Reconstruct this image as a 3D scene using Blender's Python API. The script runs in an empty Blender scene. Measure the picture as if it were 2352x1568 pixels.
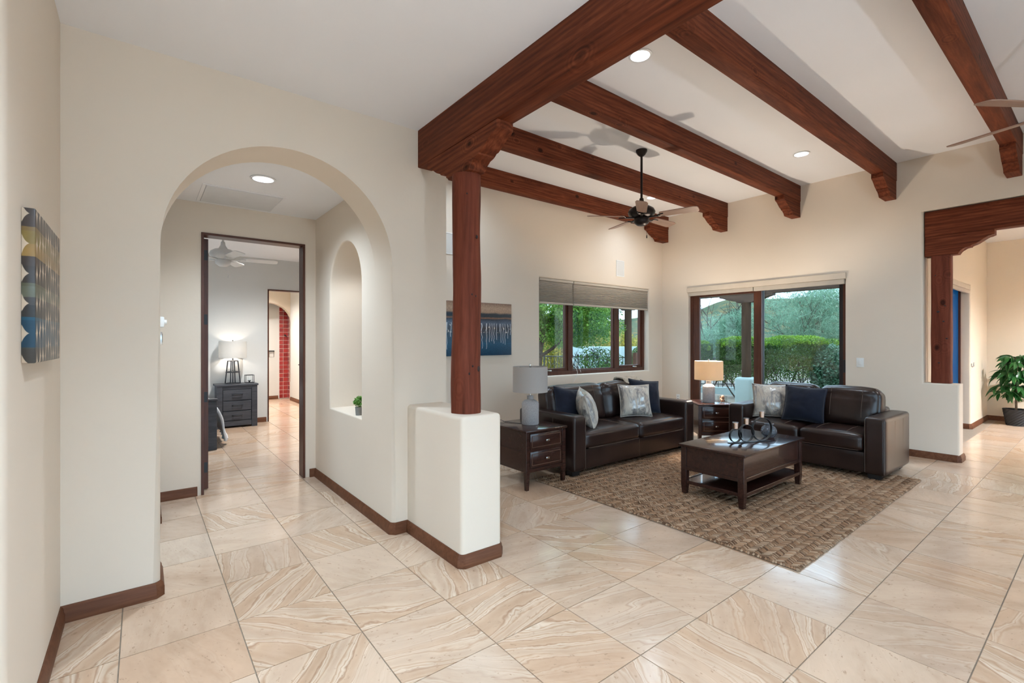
import bpy, bmesh, math, random
import numpy as np
from mathutils import Vector, Matrix, noise
random.seed(7); RNG = np.random.default_rng(7)
PI = math.pi
SC = bpy.context.scene
COL = SC.collection

# ------------------------------------------------------------------ camera, world, exposure
H, HY, CX = 1.45, 785.0, 1176.0
F = math.sqrt((2566 - CX) * (CX - 325))
YAW = math.atan((2566 - CX) / F)
SA, CA = math.sin(YAW), math.cos(YAW)
cam_d = bpy.data.cameras.new('camera'); cam = bpy.data.objects.new('camera', cam_d); COL.objects.link(cam)
cam.location = (0, 0, H); cam.rotation_euler = (PI / 2, 0, -math.asin(CA))
cam_d.sensor_width = 36; cam_d.lens = 36 * F / 2352; cam_d.shift_y = 1 / 2352
cam_d.clip_start = .05; cam_d.clip_end = 600
SC.camera = cam
wd = bpy.data.worlds.new('sky'); SC.world = wd; wd.use_nodes = True
wn = wd.node_tree.nodes; bg = wn['Background']
bg.inputs[0].default_value = (.54, .765, 1.0, 1); bg.inputs[1].default_value = 2.7
SC.view_settings.view_transform = 'Standard'; SC.view_settings.look = 'None'
SC.view_settings.gamma = 1; SC.view_settings.exposure = 0.97
SC.view_settings.use_curve_mapping = False
SC.cycles.use_light_tree = False; SC.cycles.max_bounces = 5; SC.cycles.diffuse_bounces = 4; SC.cycles.glossy_bounces = 3; SC.cycles.transmission_bounces = 4; SC.cycles.transparent_max_bounces = 8
CAN_W = 66.0          # power of each recessed lamp
WARM = (.69, .845, 1.0)

# ------------------------------------------------------------------ photo pixel -> point
def dirv(px, py):
    r = (px - CX) / F; u = (HY - py) / F
    return (SA * r + CA, -CA * r + SA, u)
def onfloor(px, py, z=0.0):
    v = dirv(px, py); t = (z - H) / v[2]; return Vector((v[0] * t, v[1] * t, z))
def onX(px, py, x):
    v = dirv(px, py); t = x / v[0]; return Vector((x, v[1] * t, H + v[2] * t))
def onY(px, py, y):
    v = dirv(px, py); t = y / v[1]; return Vector((v[0] * t, y, H + v[2] * t))
def atdepth(px, py, w):
    v = dirv(px, py); return Vector((v[0] * w, v[1] * w, H + v[2] * w))
def proj(x, y, z):
    r = SA * x - CA * y; w = CA * x + SA * y
    return (CX + F * r / w, HY - F * (z - H) / w, w)

# ------------------------------------------------------------------ mesh helpers
def link(name, bm, m, parent=None, smooth=None, loc=None, rotz=None):
    me = bpy.data.meshes.new(name)
    bmesh.ops.recalc_face_normals(bm, faces=bm.faces[:])
    bm.to_mesh(me); bm.free()
    if m is not None: me.materials.append(m)
    if smooth is not None:
        me.shade_smooth()
        if smooth < 170: me.set_sharp_from_angle(angle=math.radians(smooth))
    o = bpy.data.objects.new(name, me); COL.objects.link(o)
    if parent is not None: o.parent = parent
    if loc is not None: o.location = loc
    if rotz is not None: o.rotation_euler = (0, 0, rotz)
    return o
def tag(o, label=None, cat=None, group=None, kind=None):
    if label: o['label'] = label
    if cat: o['category'] = cat
    if group: o['group'] = group
    if kind: o['kind'] = kind
    return o
def thing(name, label, cat, loc=(0, 0, 0), rotz=0, group=None):
    o = bpy.data.objects.new(name, None); COL.objects.link(o)
    o.location = loc; o.rotation_euler = (0, 0, rotz); o.empty_display_size = .1
    return tag(o, label, cat, group)
def struct(name, bm, m, label, cat, smooth=None, parent=None):
    o = link(name, bm, m, parent, smooth)
    if parent is None: tag(o, label, cat, None, 'structure')
    return o
def dup(root, loc=None, rotz=None, label=None, group=None, lights=False):
    r = root.copy(); COL.objects.link(r)
    if loc is not None: r.location = loc
    if rotz is not None: r.rotation_euler = (0, 0, rotz)
    if label: r['label'] = label
    if group: r['group'] = group
    for ch in list(root.children):
        c = ch.copy(); COL.objects.link(c); c.parent = r
        for g in list(ch.children):
            d = g.copy(); COL.objects.link(d); d.parent = c
    return r
def B(): return bmesh.new()
def box(bm, x0, x1, y0, y1, z0, z1, bev=0.0, seg=2):
    r = bmesh.ops.create_cube(bm, size=1.0, matrix=Matrix.Translation(((x0 + x1) / 2, (y0 + y1) / 2, (z0 + z1) / 2)) @ Matrix.Diagonal((abs(x1 - x0), abs(y1 - y0), abs(z1 - z0), 1)))
    if bev > 0:
        es = list({e for v in r['verts'] for e in v.link_edges})
        bmesh.ops.bevel(bm, geom=es, offset=bev, segments=seg, profile=.5, affect='EDGES')
    return bm
def bx(*a, **k): return box(B(), *a, **k)
AX = {'x': lambda a, b, t: (t, a, b), 'y': lambda a, b, t: (a, t, b), 'z': lambda a, b, t: (a, b, t)}
def prism(bm, pts, axis, t0, t1, bev=0.0, pick=None, seg=3, back=True):
    """polygon pts (2D in the two other axes) extruded along axis"""
    f = AX[axis]; n = len(pts)
    a = [bm.verts.new(f(p[0], p[1], t0)) for p in pts]; b = [bm.verts.new(f(p[0], p[1], t1)) for p in pts]
    fs = [bm.faces.new(a), bm.faces.new(b[::-1])]
    for i in range(n): fs.append(bm.faces.new((a[i], b[i], b[(i + 1) % n], a[(i + 1) % n])))
    if bev > 0:
        es = []
        for L in ((a, b) if back else (a,)):
            for i in range(n):
                if pick is None or pick(pts[i], pts[(i + 1) % n]):
                    e = bm.edges.get((L[i], L[(i + 1) % n]))
                    if e: es.append(e)
        bmesh.ops.bevel(bm, geom=es, offset=bev, segments=seg, profile=.5, affect='EDGES')
    return bm
def lathe(bm, prof, n=24, c=(0, 0, 0), closed=False):
    rings = []
    for r, z in prof:
        if r < 1e-5: rings.append([bm.verts.new((c[0], c[1], c[2] + z))])
        else: rings.append([bm.verts.new((c[0] + r * math.cos(2 * PI * i / n), c[1] + r * math.sin(2 * PI * i / n), c[2] + z)) for i in range(n)])
    pr = list(zip(rings[:-1], rings[1:]))
    if closed: pr.append((rings[-1], rings[0]))
    for a, b in pr:
        for i in range(n):
            j = (i + 1) % n
            if len(a) == 1 and len(b) == 1: continue
            if len(a) == 1: bm.faces.new((a[0], b[i], b[j]))
            elif len(b) == 1: bm.faces.new((a[i], a[j], b[0]))
            else: bm.faces.new((a[i], a[j], b[j], b[i]))
    return bm
def tube(bm, pts, r, n=8, cap=True, closed=False):
    pts = [Vector(p) for p in pts]; rings = []; N = len(pts)
    up = None
    for i, p in enumerate(pts):
        if closed: t = pts[(i + 1) % N] - pts[i - 1]
        else: t = pts[min(i + 1, N - 1)] - pts[max(i - 1, 0)]
        t.normalize()
        if up is None:
            up = Vector((0, 0, 1)) if abs(t.z) < .9 else Vector((1, 0, 0))
        u = (up - t * up.dot(t)).normalized(); up = u; v = t.cross(u)
        rr = r[i] if isinstance(r, (list, tuple)) else r
        rings.append([bm.verts.new(p + (u * math.cos(2 * PI * k / n) + v * math.sin(2 * PI * k / n)) * rr) for k in range(n)])
    idx = list(zip(range(N - 1), range(1, N))) + ([(N - 1, 0)] if closed else [])
    for a, b in idx:
        for k in range(n):
            bm.faces.new((rings[a][k], rings[a][(k + 1) % n], rings[b][(k + 1) % n], rings[b][k]))
    if cap and not closed:
        bm.faces.new(rings[0][::-1]); bm.faces.new(rings[-1])
    return bm
def cushion(bm, c, s, r, n=12, fn=None):
    """rounded box, subdivided; fn(p in -1..1) -> offset vector"""
    g = B(); bmesh.ops.create_cube(g, size=2.0)
    bmesh.ops.subdivide_edges(g, edges=g.edges[:], cuts=n, use_grid_fill=True)
    hx, hy, hz = s[0] / 2, s[1] / 2, s[2] / 2; mp = {}
    for v in g.verts:
        u = v.co.copy()
        # denser towards the edges so that the rounding reads
        w = Vector([math.sin(q * PI / 2) * .6 + q * .4 for q in u])
        p = Vector((w.x * hx, w.y * hy, w.z * hz))
        inner = Vector((max(-hx + r, min(hx - r, p.x)), max(-hy + r, min(hy - r, p.y)), max(-hz + r, min(hz - r, p.z))))
        d = p - inner
        if d.length > 1e-9: p = inner + d.normalized() * r if max(abs(u.x), abs(u.y), abs(u.z)) > .999 else p
        if fn: p = p + Vector(fn(w))
        mp[v.index] = bm.verts.new(p + Vector(c))
    g.verts.index_update()
    for f in g.faces: bm.faces.new([mp[v.index] for v in f.verts])
    g.free(); return bm
def panel(polys, axis, t0, t1, bev=0.0, pick=None, seg=3):
    """flat wall made of 2D polygons that share vertices, given thickness"""
    bm = B(); f = AX[axis]; vs = {}
    def V(p):
        k = (round(p[0], 4), round(p[1], 4))
        if k not in vs: vs[k] = bm.verts.new(f(p[0], p[1], t0))
        return vs[k]
    faces = [bm.faces.new([V(p) for p in poly]) for poly in polys]
    inv = {v: k for k, v in vs.items()}
    bedges = [e for e in bm.edges if len(e.link_faces) == 1]
    front = []
    for e in bedges:
        k = [inv[v] for v in e.verts]
        if pick and pick(k[0], k[1]): front.append(e)
    r = bmesh.ops.extrude_face_region(bm, geom=faces)
    nv = [g for g in r['geom'] if isinstance(g, bmesh.types.BMVert)]
    dv = Vector(f(0, 0, t1)) - Vector(f(0, 0, t0))
    bmesh.ops.translate(bm, verts=nv, vec=dv)
    for fa in faces:
        if fa.is_valid: pass
    # extrude_face_region keeps the original faces as the back side
    if bev > 0 and pick:
        es = []
        for e in bm.edges:
            if len(e.link_faces) != 2: continue
            co = [v.co for v in e.verts]
            ax = 'xyz'.index(axis)
            if abs(co[0][ax] - co[1][ax]) > 1e-5: continue
            k = [tuple(co_[i] for i in range(3) if i != ax) for co_ in co]
            n1, n2 = e.link_faces[0].normal, e.link_faces[1].normal
            if abs(n1.dot(n2)) < .5 and pick(k[0], k[1]): es.append(e)
        bmesh.ops.bevel(bm, geom=es, offset=bev, segments=seg, profile=.5, affect='EDGES')
    return bm
def sweep(path, prof, closed=False):
    """baseboard: profile (out, z) swept along a floor polyline, mitred; out is to the right of travel"""
    bm = B(); P = [Vector(p) for p in path]; N = len(P); rings = []
    for i in range(N):
        d0 = (P[i] - P[i - 1]).normalized() if i > 0 else None
        d1 = (P[i + 1] - P[i]).normalized() if i < N - 1 else None
        d0 = d0 or d1; d1 = d1 or d0
        n0 = Vector((d0.y, -d0.x)); n1 = Vector((d1.y, -d1.x))
        m = (n0 + n1).normalized(); m = m / max(.3, m.dot(n0))
        rings.append([bm.verts.new((P[i].x + m.x * o, P[i].y + m.y * o, z)) for o, z in prof])
    K = len(prof)
    for a, b in zip(rings[:-1], rings[1:]):
        for k in range(K): bm.faces.new((a[k], a[(k + 1) % K], b[(k + 1) % K], b[k]))
    bm.faces.new(rings[0]); bm.faces.new(rings[-1][::-1])
    return bm
BASE = [(0, 0), (.020, 0), (.020, .050), (.016, .056), (.014, .072), (.006, .086), (0, .086)]
def smooth_path(pts, k=6):
    pts = [Vector(p) for p in pts]; out = []
    for i in range(len(pts) - 1):
        p0 = pts[max(i - 1, 0)]; p1 = pts[i]; p2 = pts[i + 1]; p3 = pts[min(i + 2, len(pts) - 1)]
        for j in range(k):
            t = j / k
            out.append(.5 * ((2 * p1) + (-p0 + p2) * t + (2 * p0 - 5 * p1 + 4 * p2 - p3) * t * t + (-p0 + 3 * p1 - 3 * p2 + p3) * t ** 3))
    out.append(pts[-1]); return out
def arc(cx, cy, r, a0, a1, n):
    return [(cx + r * math.cos(a0 + (a1 - a0) * i / n), cy + r * math.sin(a0 + (a1 - a0) * i / n)) for i in range(n + 1)]

# ------------------------------------------------------------------ materials
class NT:
    def __init__(s, name):
        s.m = bpy.data.materials.new(name); s.m.use_nodes = True
        s.t = s.m.node_tree; s.p = s.t.nodes['Principled BSDF']; s.out = s.t.nodes['Material Output']
    def n(s, kind, ins=None, **kw):
        nd = s.t.nodes.new(kind)
        for k, v in kw.items(): setattr(nd, k, v)
        for k, v in (ins or {}).items(): s.set(nd.inputs[k], v)
        return nd
    def set(s, sock, v):
        if isinstance(v, bpy.types.NodeSocket): s.t.links.new(v, sock)
        elif isinstance(v, bpy.types.Node): s.t.links.new(v.outputs[0], sock)
        else:
            if isinstance(v, tuple) and len(v) == 3 and sock.type == 'RGBA': v = v + (1,)
            sock.default_value = v
    def pr(s, **kw):
        for k, v in kw.items(): s.set(s.p.inputs[k.replace('_', ' ')], v)
    def ramp(s, fac, stops, interp='LINEAR'):
        r = s.n('ShaderNodeValToRGB', {0: fac}); r.color_ramp.interpolation = interp
        el = r.color_ramp.elements
        while len(el) < len(stops): el.new(.5)
        for e, (p, c) in zip(el, stops): e.position = p; e.color = tuple(c) + (1,) if len(c) == 3 else c
        return r.outputs[0]
    def mix(s, fac, a, b, blend='MIX'):
        m = s.n('ShaderNodeMix', data_type='RGBA', blend_type=blend)
        s.set(m.inputs[0], fac); s.set(m.inputs[6], a); s.set(m.inputs[7], b); return m.outputs[2]
    def math(s, op, a, b=0.0, c=None):
        m = s.n('ShaderNodeMath', operation=op); s.set(m.inputs[0], a); s.set(m.inputs[1], b)
        if c is not None: s.set(m.inputs[2], c)
        return m.outputs[0]
    def coord(s, scale=(1, 1, 1), kind='Object', rot=(0, 0, 0), loc=(0, 0, 0)):
        tc = s.n('ShaderNodeTexCoord'); mp = s.n('ShaderNodeMapping', {'Vector': tc.outputs[kind], 'Scale': scale, 'Rotation': rot, 'Location': loc}); return mp.outputs[0]
    def noise(s, vec, scale=5.0, detail=3.0, rough=.5, dist=0.0):
        n = s.n('ShaderNodeTexNoise', {'Vector': vec, 'Scale': scale, 'Detail': detail, 'Roughness': rough, 'Distortion': dist}); return n.outputs[0]
    def bump(s, h, strength=.2, dist=.01):
        b = s.n('ShaderNodeBump', {'Height': h, 'Strength': strength, 'Distance': dist}); s.set(s.p.inputs['Normal'], b.outputs[0])
def M(name, col, rough=.5, var=.06, scale=8.0, metal=0.0, bump=0.0, bscale=60.0, spec=.5, coat=0.0, stretch=(1, 1, 1)):
    t = NT(name); v = t.coord(stretch); nz = t.noise(v, scale, 3)
    c0 = tuple(max(0, x * (1 - var)) for x in col); c1 = tuple(min(1, x * (1 + var)) for x in col)
    t.pr(Base_Color=t.ramp(nz, [(.3, c0), (.7, c1)]), Roughness=rough, Metallic=metal, Specular_IOR_Level=spec, Coat_Weight=coat)
    if bump > 0: t.bump(t.noise(v, bscale, 4), bump, .004)
    return t.m
def wall_mat(name, col, rough=.62, relief=True):
    t = NT(name); v = t.coord(); big = t.noise(v, 1.3, 1)
    t.pr(Base_Color=t.ramp(big, [(.3, tuple(x * .975 for x in col)), (.7, col)]), Roughness=rough, Specular_IOR_Level=.35)
    if relief: t.bump(t.noise(v, 9, 2, .65), .16, .010)
    return t.m
def wood_mat(name, dark, mid, light, axis='x', rough=.45, knots=True, scale=1.0, coat=0.0, spec=.3):
    t = NT(name)
    st = {'x': (.55, 7, 7), 'y': (7, .55, 7), 'z': (7, 7, .55)}[axis]; ks = {'x': (1.5, 4, 4), 'y': (4, 1.5, 4), 'z': (4, 4, 1.5)}[axis]
    oi = t.n('ShaderNodeObjectInfo'); tc = t.n('ShaderNodeTexCoord')
    off = t.n('ShaderNodeVectorMath', {0: tc.outputs['Object'], 1: t.math('MULTIPLY', oi.outputs['Random'], 37.0)}, operation='ADD')
    mp = t.n('ShaderNodeMapping', {'Vector': off.outputs[0], 'Scale': tuple(q * scale for q in st)})
    mk = t.n('ShaderNodeMapping', {'Vector': off.outputs[0], 'Scale': tuple(q * scale for q in ks)})
    g = t.noise(mp.outputs[0], 2.2, 4, .62, 1.2); fine = t.noise(mp.outputs[0], 12, 2, .6)
    f = t.math('ADD', t.math('MULTIPLY', g, .70), t.math('MULTIPLY', fine, .30))
    if knots:
        wd_ = {'x': 'Z', 'y': 'Z', 'z': 'X'}[axis]
        ms = t.n('ShaderNodeMapping', {'Vector': off.outputs[0], 'Scale': tuple((.35 if k == 'xyz'.index(axis) else 3.6) for k in range(3))})
        wv = t.n('ShaderNodeTexWave', {'Vector': ms.outputs[0], 'Scale': 2.4, 'Distortion': 9.0, 'Detail': 2.0, 'Detail Scale': .8}, bands_direction=wd_, wave_profile='SIN')
        km = t.n('ShaderNodeMapping', {'Vector': off.outputs[0], 'Scale': tuple((3.2 if k == 'xyz'.index(axis) else 5.0) for k in range(3))})
        vo = t.n('ShaderNodeTexVoronoi', {'Vector': km.outputs[0], 'Scale': 1.0, 'Randomness': 1.0}); sel = t.math('GREATER_THAN', t.n('ShaderNodeSeparateColor', {0: vo.outputs['Color']}).outputs[0], .52)
        near = t.math('MULTIPLY', sel, t.ramp(vo.outputs['Distance'], [(.10, (1, 1, 1)), (.42, (0, 0, 0))]))
        ring = t.math('MULTIPLY', t.math('SINE', t.math('MULTIPLY', vo.outputs['Distance'], 75.0)), .10)
        f = t.math('ADD', f, t.math('MULTIPLY', t.math('SUBTRACT', wv.outputs['Fac'], .5), .13)); f = t.math('ADD', f, t.math('MULTIPLY', near, ring))
    c = t.ramp(f, [(.26, dark), (.5, mid), (.78, light)])
    if knots:
        kc = t.math('MULTIPLY', sel, t.ramp(vo.outputs['Distance'], [(.09, (1, 1, 1)), (.15, (0, 0, 0))]))
        c = t.mix(t.math('MULTIPLY', kc, .88), c, tuple(x * .30 for x in dark))
    t.pr(Base_Color=c, Roughness=rough, Specular_IOR_Level=spec, Coat_Weight=coat)
    if knots: t.bump(fine, .25, .004)
    return t.m
def leaf_mat(name, a, b, rough=.5, spec=.3):
    t = NT(name); g = t.n('ShaderNodeNewGeometry'); t.pr(Base_Color=t.ramp(g.outputs['Random Per Island'], [(0, a), (1, b)]), Roughness=rough, Specular_IOR_Level=spec)
    tr = t.n('ShaderNodeBsdfTranslucent', {'Color': t.ramp(g.outputs['Random Per Island'], [(0, a), (1, b)])})
    mx = t.n('ShaderNodeMixShader', {0: .35, 1: t.p.outputs[0], 2: tr.outputs[0]}); t.t.links.new(mx.outputs[0], t.out.inputs[0]); return t.m
def emit_mat(name, col, st):
    t = NT(name); t.pr(Base_Color=(.9, .9, .9), Emission_Color=col, Emission_Strength=st); t.m.cycles.emission_sampling = 'NONE'; return t.m
def glass_mat(name, tint=(.96, .98, .97), refl=.04):
    t = NT(name); tr = t.n('ShaderNodeBsdfTransparent', {'Color': tint}); gl = t.n('ShaderNodeBsdfGlossy', {'Color': (1, 1, 1), 'Roughness': .02})
    mx = t.n('ShaderNodeMixShader', {0: refl, 1: tr.outputs[0], 2: gl.outputs[0]}); t.t.links.new(mx.outputs[0], t.out.inputs[0]); return t.m

def travertine(name):
    t = NT(name); tc = t.n('ShaderNodeTexCoord'); oi = t.n('ShaderNodeObjectInfo'); ge = t.n('ShaderNodeNewGeometry')
    rnd = t.math('FRACT', t.math('ADD', oi.outputs['Random'], ge.outputs['Random Per Island']))
    r2 = t.math('FRACT', t.math('MULTIPLY', rnd, 17.31)); r3 = t.math('FRACT', t.math('MULTIPLY', rnd, 53.7))
    rot = t.n('ShaderNodeVectorRotate', {'Vector': tc.outputs['Object'], 'Angle': t.math('MULTIPLY', r2, 6.283)}, rotation_type='Z_AXIS')
    off = t.n('ShaderNodeCombineXYZ', {0: t.math('MULTIPLY', rnd, 60.0), 1: t.math('MULTIPLY', r2, 40.0), 2: t.math('MULTIPLY', r3, 25.0)})
    v = t.n('ShaderNodeVectorMath', {0: rot.outputs[0], 1: off.outputs[0]}, operation='ADD').outputs[0]
    base = t.ramp(rnd, [(0, (.57, .395, .275)), (.25, (.62, .46, .345)), (.5, (.66, .52, .41)), (.75, (.55, .42, .33)), (1, (.66, .545, .45))])
    v0 = v; v = t.n('ShaderNodeMapping', {'Vector': v, 'Scale': (1.5, .5, 1)}).outputs[0]
    warp = t.n('ShaderNodeTexNoise', {'Vector': v, 'Scale': 1.7, 'Detail': 2.5, 'Roughness': .5})
    wv = t.n('ShaderNodeVectorMath', {0: v, 1: t.n('ShaderNodeVectorMath', {0: warp.outputs[1], 1: (.75, .75, .75)}, operation='MULTIPLY').outputs[0]}, operation='ADD').outputs[0]
    wa = t.n('ShaderNodeTexWave', {'Vector': wv, 'Scale': 1.0, 'Distortion': 2.2, 'Detail': 4.5, 'Detail Scale': 2.4, 'Detail Roughness': .70}, bands_direction='X')
    band = t.ramp(wa.outputs['Fac'], [(0, (.55, .39, .275)), (.18, (.60, .445, .325)), (.26, (.42, .265, .175)), (.36, (.67, .54, .425)), (.44, (.73, .62, .51)), (.50, (.52, .355, .245)), (.57, (.69, .57, .46)), (.70, (.63, .49, .375)), (.79, (.49, .335, .23)), (.89, (.65, .515, .40)), (1, (.58, .44, .335))])
    amt = t.math('MULTIPLY', t.ramp(r3, [(.30, (.10, .10, .10)), (.65, (1, 1, 1))]), t.ramp(t.noise(v, 1.7, 1), [(.36, (.15, .15, .15)), (.54, (1, 1, 1))]))
    c = t.mix(amt, base, band)
    cl = t.noise(v, 4.5, 4, .68)
    c = t.mix(.6, c, t.ramp(cl, [(.32, (.76, .70, .64)), (.5, (.94, .92, .90)), (.7, (1.08, 1.06, 1.04))]), 'MULTIPLY')
    v = v0; st = t.n('ShaderNodeMapping', {'Vector': v, 'Scale': (2.2, 1.0, 1)}).outputs[0]
    po = t.noise(st, 22, 3, .75)
    c = t.mix(t.ramp(po, [(.62, (0, 0, 0)), (.70, (.75, .75, .75))]), c, (.36, .24, .16))
    c = t.mix(1.0, c, (1.0, .965, .92), 'MULTIPLY')
    t.pr(Base_Color=c, Roughness=t.ramp(cl, [(.3, (.20, .20, .20)), (.7, (.12, .12, .12))]), Specular_IOR_Level=.5)
    return t.m

def canvas_mat(name):
    t = NT(name); tc = t.n('ShaderNodeTexCoord'); sp = t.n('ShaderNodeSeparateXYZ', {0: tc.outputs['Object']})
    y, z = sp.outputs[1], sp.outputs[2]; yy = t.math('ADD', y, sp.outputs[0])
    nz = t.noise(tc.outputs['Object'], 9, 3)
    zc = t.math('DIVIDE', t.math('ADD', z, t.math('MULTIPLY', t.math('SUBTRACT', nz, .5), .01)), .55)
    col = t.ramp(zc, [(0, (.045, .04, .035)), (.09, (.05, .055, .05)), (.10, (.01, .05, .09)), (.27, (.012, .075, .125)), (.29, (.03, .028, .028)), (.37, (.055, .046, .042)), (.42, (.12, .125, .085)),
                      (.49, (.10, .10, .06)), (.51, (.045, .035, .03)), (.62, (.055, .04, .034)), (.68, (.28, .17, .05)), (.76, (.22, .155, .045)), (.84, (.20, .13, .05)), (.87, (.06, .045, .04)), (1, (.07, .055, .05))], 'CONSTANT')
    # stacked ovals in columns; the ground between them stays cream
    cw = .066; cxn = t.math('DIVIDE', yy, cw); ci = t.math('FLOOR', cxn)
    fx = t.math('SUBTRACT', t.math('FRACT', cxn), .5)
    sh = t.math('FRACT', t.math('MULTIPLY', t.math('SINE', t.math('MULTIPLY', ci, 12.9898)), 43.758))
    rz = t.math('ADD', t.math('DIVIDE', z, .105), sh); fz = t.math('SUBTRACT', t.math('FRACT', rz), .5)
    wob = t.math('MULTIPLY', t.math('SUBTRACT', nz, .5), .25)
    d = t.math('ADD', t.math('ADD', t.math('POWER', t.math('ABSOLUTE', fx), 2.2), t.math('MULTIPLY', t.math('POWER', t.math('ABSOLUTE', fz), 2.2), .82)), t.math('MULTIPLY', wob, .4))
    crm = t.ramp(d, [(.200, (0, 0, 0)), (.212, (1, 1, 1))])
    c = t.mix(crm, col, (.58, .47, .36)); c = t.mix(.4, c, t.ramp(t.noise(tc.outputs['Object'], 22, 4), [(.3, (.6, .6, .6)), (.7, (1.25, 1.2, 1.15))]), 'MULTIPLY')
    t.pr(Base_Color=c, Roughness=.32, Specular_IOR_Level=.5); return t.m

def drip_mat(name):
    t = NT(name); tc = t.n('ShaderNodeTexCoord'); sp = t.n('ShaderNodeSeparateXYZ', {0: tc.outputs['Object']}); x, z = sp.outputs[0], sp.outputs[2]
    zz = t.math('DIVIDE', z, .71); nz = t.noise(tc.outputs['Object'], 5, 4); sp2 = t.noise(tc.outputs['Object'], 60, 2)
    zf = t.math('ADD', zz, t.math('MULTIPLY', t.math('SUBTRACT', nz, .5), .05))
    c = t.ramp(zf, [(0, (.012, .055, .11)), (.22, (.012, .09, .17)), (.40, (.018, .05, .085)), (.52, (.03, .03, .04)), (.62, (.07, .11, .17)), (.68, (.02, .04, .07)), (.695, (.02, .025, .03)), (.70, (.20, .11, .07)),
                    (.725, (.14, .08, .055)), (.735, (.012, .03, .045)), (.79, (.02, .035, .05)), (.82, (.36, .24, .165)), (.90, (.42, .29, .2)), (1, (.24, .15, .105))])
    c = t.mix(.5, c, t.ramp(sp2, [(.35, (.55, .55, .55)), (.7, (1.4, 1.4, 1.4))]), 'MULTIPLY')
    wob = t.math('MULTIPLY', t.noise(t.coord((1, 1, 2.2)), 4, 2), .05)
    vx = t.n('ShaderNodeTexVoronoi', {'W': t.math('MULTIPLY', t.math('ADD', x, wob), 26.0), 'Scale': 1.0}, voronoi_dimensions='1D')
    rr = t.n('ShaderNodeSeparateColor', {0: vx.outputs['Color']})
    ln = t.math('LESS_THAN', vx.outputs['Distance'], .10)
    lo = t.math('ADD', .12, t.math('MULTIPLY', rr.outputs[0], .42))
    band = t.math('MULTIPLY', t.math('GREATER_THAN', zz, lo), t.math('LESS_THAN', zz, .61))
    c = t.mix(t.math('MULTIPLY', t.math('MULTIPLY', ln, band), .8), c, (.62, .68, .74))
    blob = t.math('MULTIPLY', t.math('GREATER_THAN', t.noise(t.coord((1, 1, .6)), 30, 2), .62), t.math('MULTIPLY', t.math('GREATER_THAN', zz, .43), t.math('LESS_THAN', zz, .58)))
    c = t.mix(t.math('MULTIPLY', blob, .7), c, (.72, .66, .58))
    t.pr(Base_Color=c, Roughness=.3, Specular_IOR_Level=.5); return t.m

WALLC = (.75, .645, .53)
m_wall = wall_mat('plaster_cream', WALLC); m_ceil = wall_mat('ceiling_white', (.86, .85, .86), .7, False)
m_wallbed = wall_mat('plaster_grey', (.66, .65, .62)); m_wallwarm = wall_mat('plaster_warm', (.76, .66, .53))
m_beam = wood_mat('stained_beam', (.050, .0115, .0050), (.135, .033, .0135), (.25, .068, .029), 'x', .6, True, 1.0, 0, .12)
m_post = wood_mat('stained_post', (.085, .021, .011), (.145, .036, .019), (.20, .054, .029), 'z', .6, True, 1.0, 0, .12)
m_base = wood_mat('baseboard_wood', (.075, .027, .012), (.135, .052, .025), (.20, .085, .045), 'x', .45, False, 1, 0, .15)
m_frame = wood_mat('door_frame_wood', (.050, .018, .011), (.095, .034, .020), (.13, .05, .03), 'z', .35, False)
m_furn = wood_mat('espresso_wood', (.016, .006, .005), (.034, .0125, .009), (.055, .02, .013), 'x', .22, False, 1.6, .35)
m_furnlite = M('edge_highlight_wood', (.11, .05, .03), .35)
m_tile = travertine('travertine'); m_grout = M('grout', (.28, .22, .165), .8, .1, 30)
m_glass = glass_mat('window_glass'); m_black = M('black_iron', (.012, .012, .013), .45, .1)
m_white = M('white_plastic', (.80, .79, .76), .4, .02); m_chrome = M('brushed_nickel', (.62, .60, .57), .25, .04, 20, 1.0)
m_shade = M('cellular_shade', (.44, .385, .32), .8, .04); m_valance = M('valance_fabric', (.55, .475, .385), .7, .03)
def leather(name):
    t = NT(name); v = t.coord(); n1 = t.noise(v, 3.0, 3); n2 = t.noise(v, 9.0, 3)
    t.pr(Base_Color=t.ramp(n1, [(.3, (.014, .0060, .0046)), (.7, (.032, .0150, .0112))]), Roughness=.30, Specular_IOR_Level=.5)
    t.bump(t.noise(v, 7.0, 2), .05, .006); return t.m
m_leather = leather('brown_leather'); m_thread = M('leather_thread', (.13, .085, .06), .6)
m_foot = M('dark_foot', (.010, .008, .008), .4)

def fan_blade(col): return wood_mat('fan_blade_wood', tuple(c * .75 for c in col), col, tuple(min(1, c * 1.2) for c in col), 'x', .4, False)

# ------------------------------------------------------------------ SETTING: walls
def edge_in(y0, y1, z0, z1, eps=.006):
    """pick edges that bound the opening [y0,y1]x[z0,z1] (2D)"""
    def f(a, b):
        mx, mz = (a[0] + b[0]) / 2, (a[1] + b[1]) / 2
        return y0 - eps <= mx <= y1 + eps and z0 - eps <= mz <= z1 + eps
    return f
# left foyer wall, ending in a rounded corner near the camera
bm = B(); prism(bm, [(-.60, 3.40), (-.60, 2.10)] + [(-.33 - .05 + .05 * math.cos(a), 2.15 + .05 * math.sin(a)) for a in np.linspace(-PI / 2, 0, 6)] + [(-.33, 3.40)], 'z', 0, 3.2)
struct('wall_left', bm, m_wall, 'short cream plaster wall at far left carrying the abstract canvas', 'wall', 40)
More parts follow.
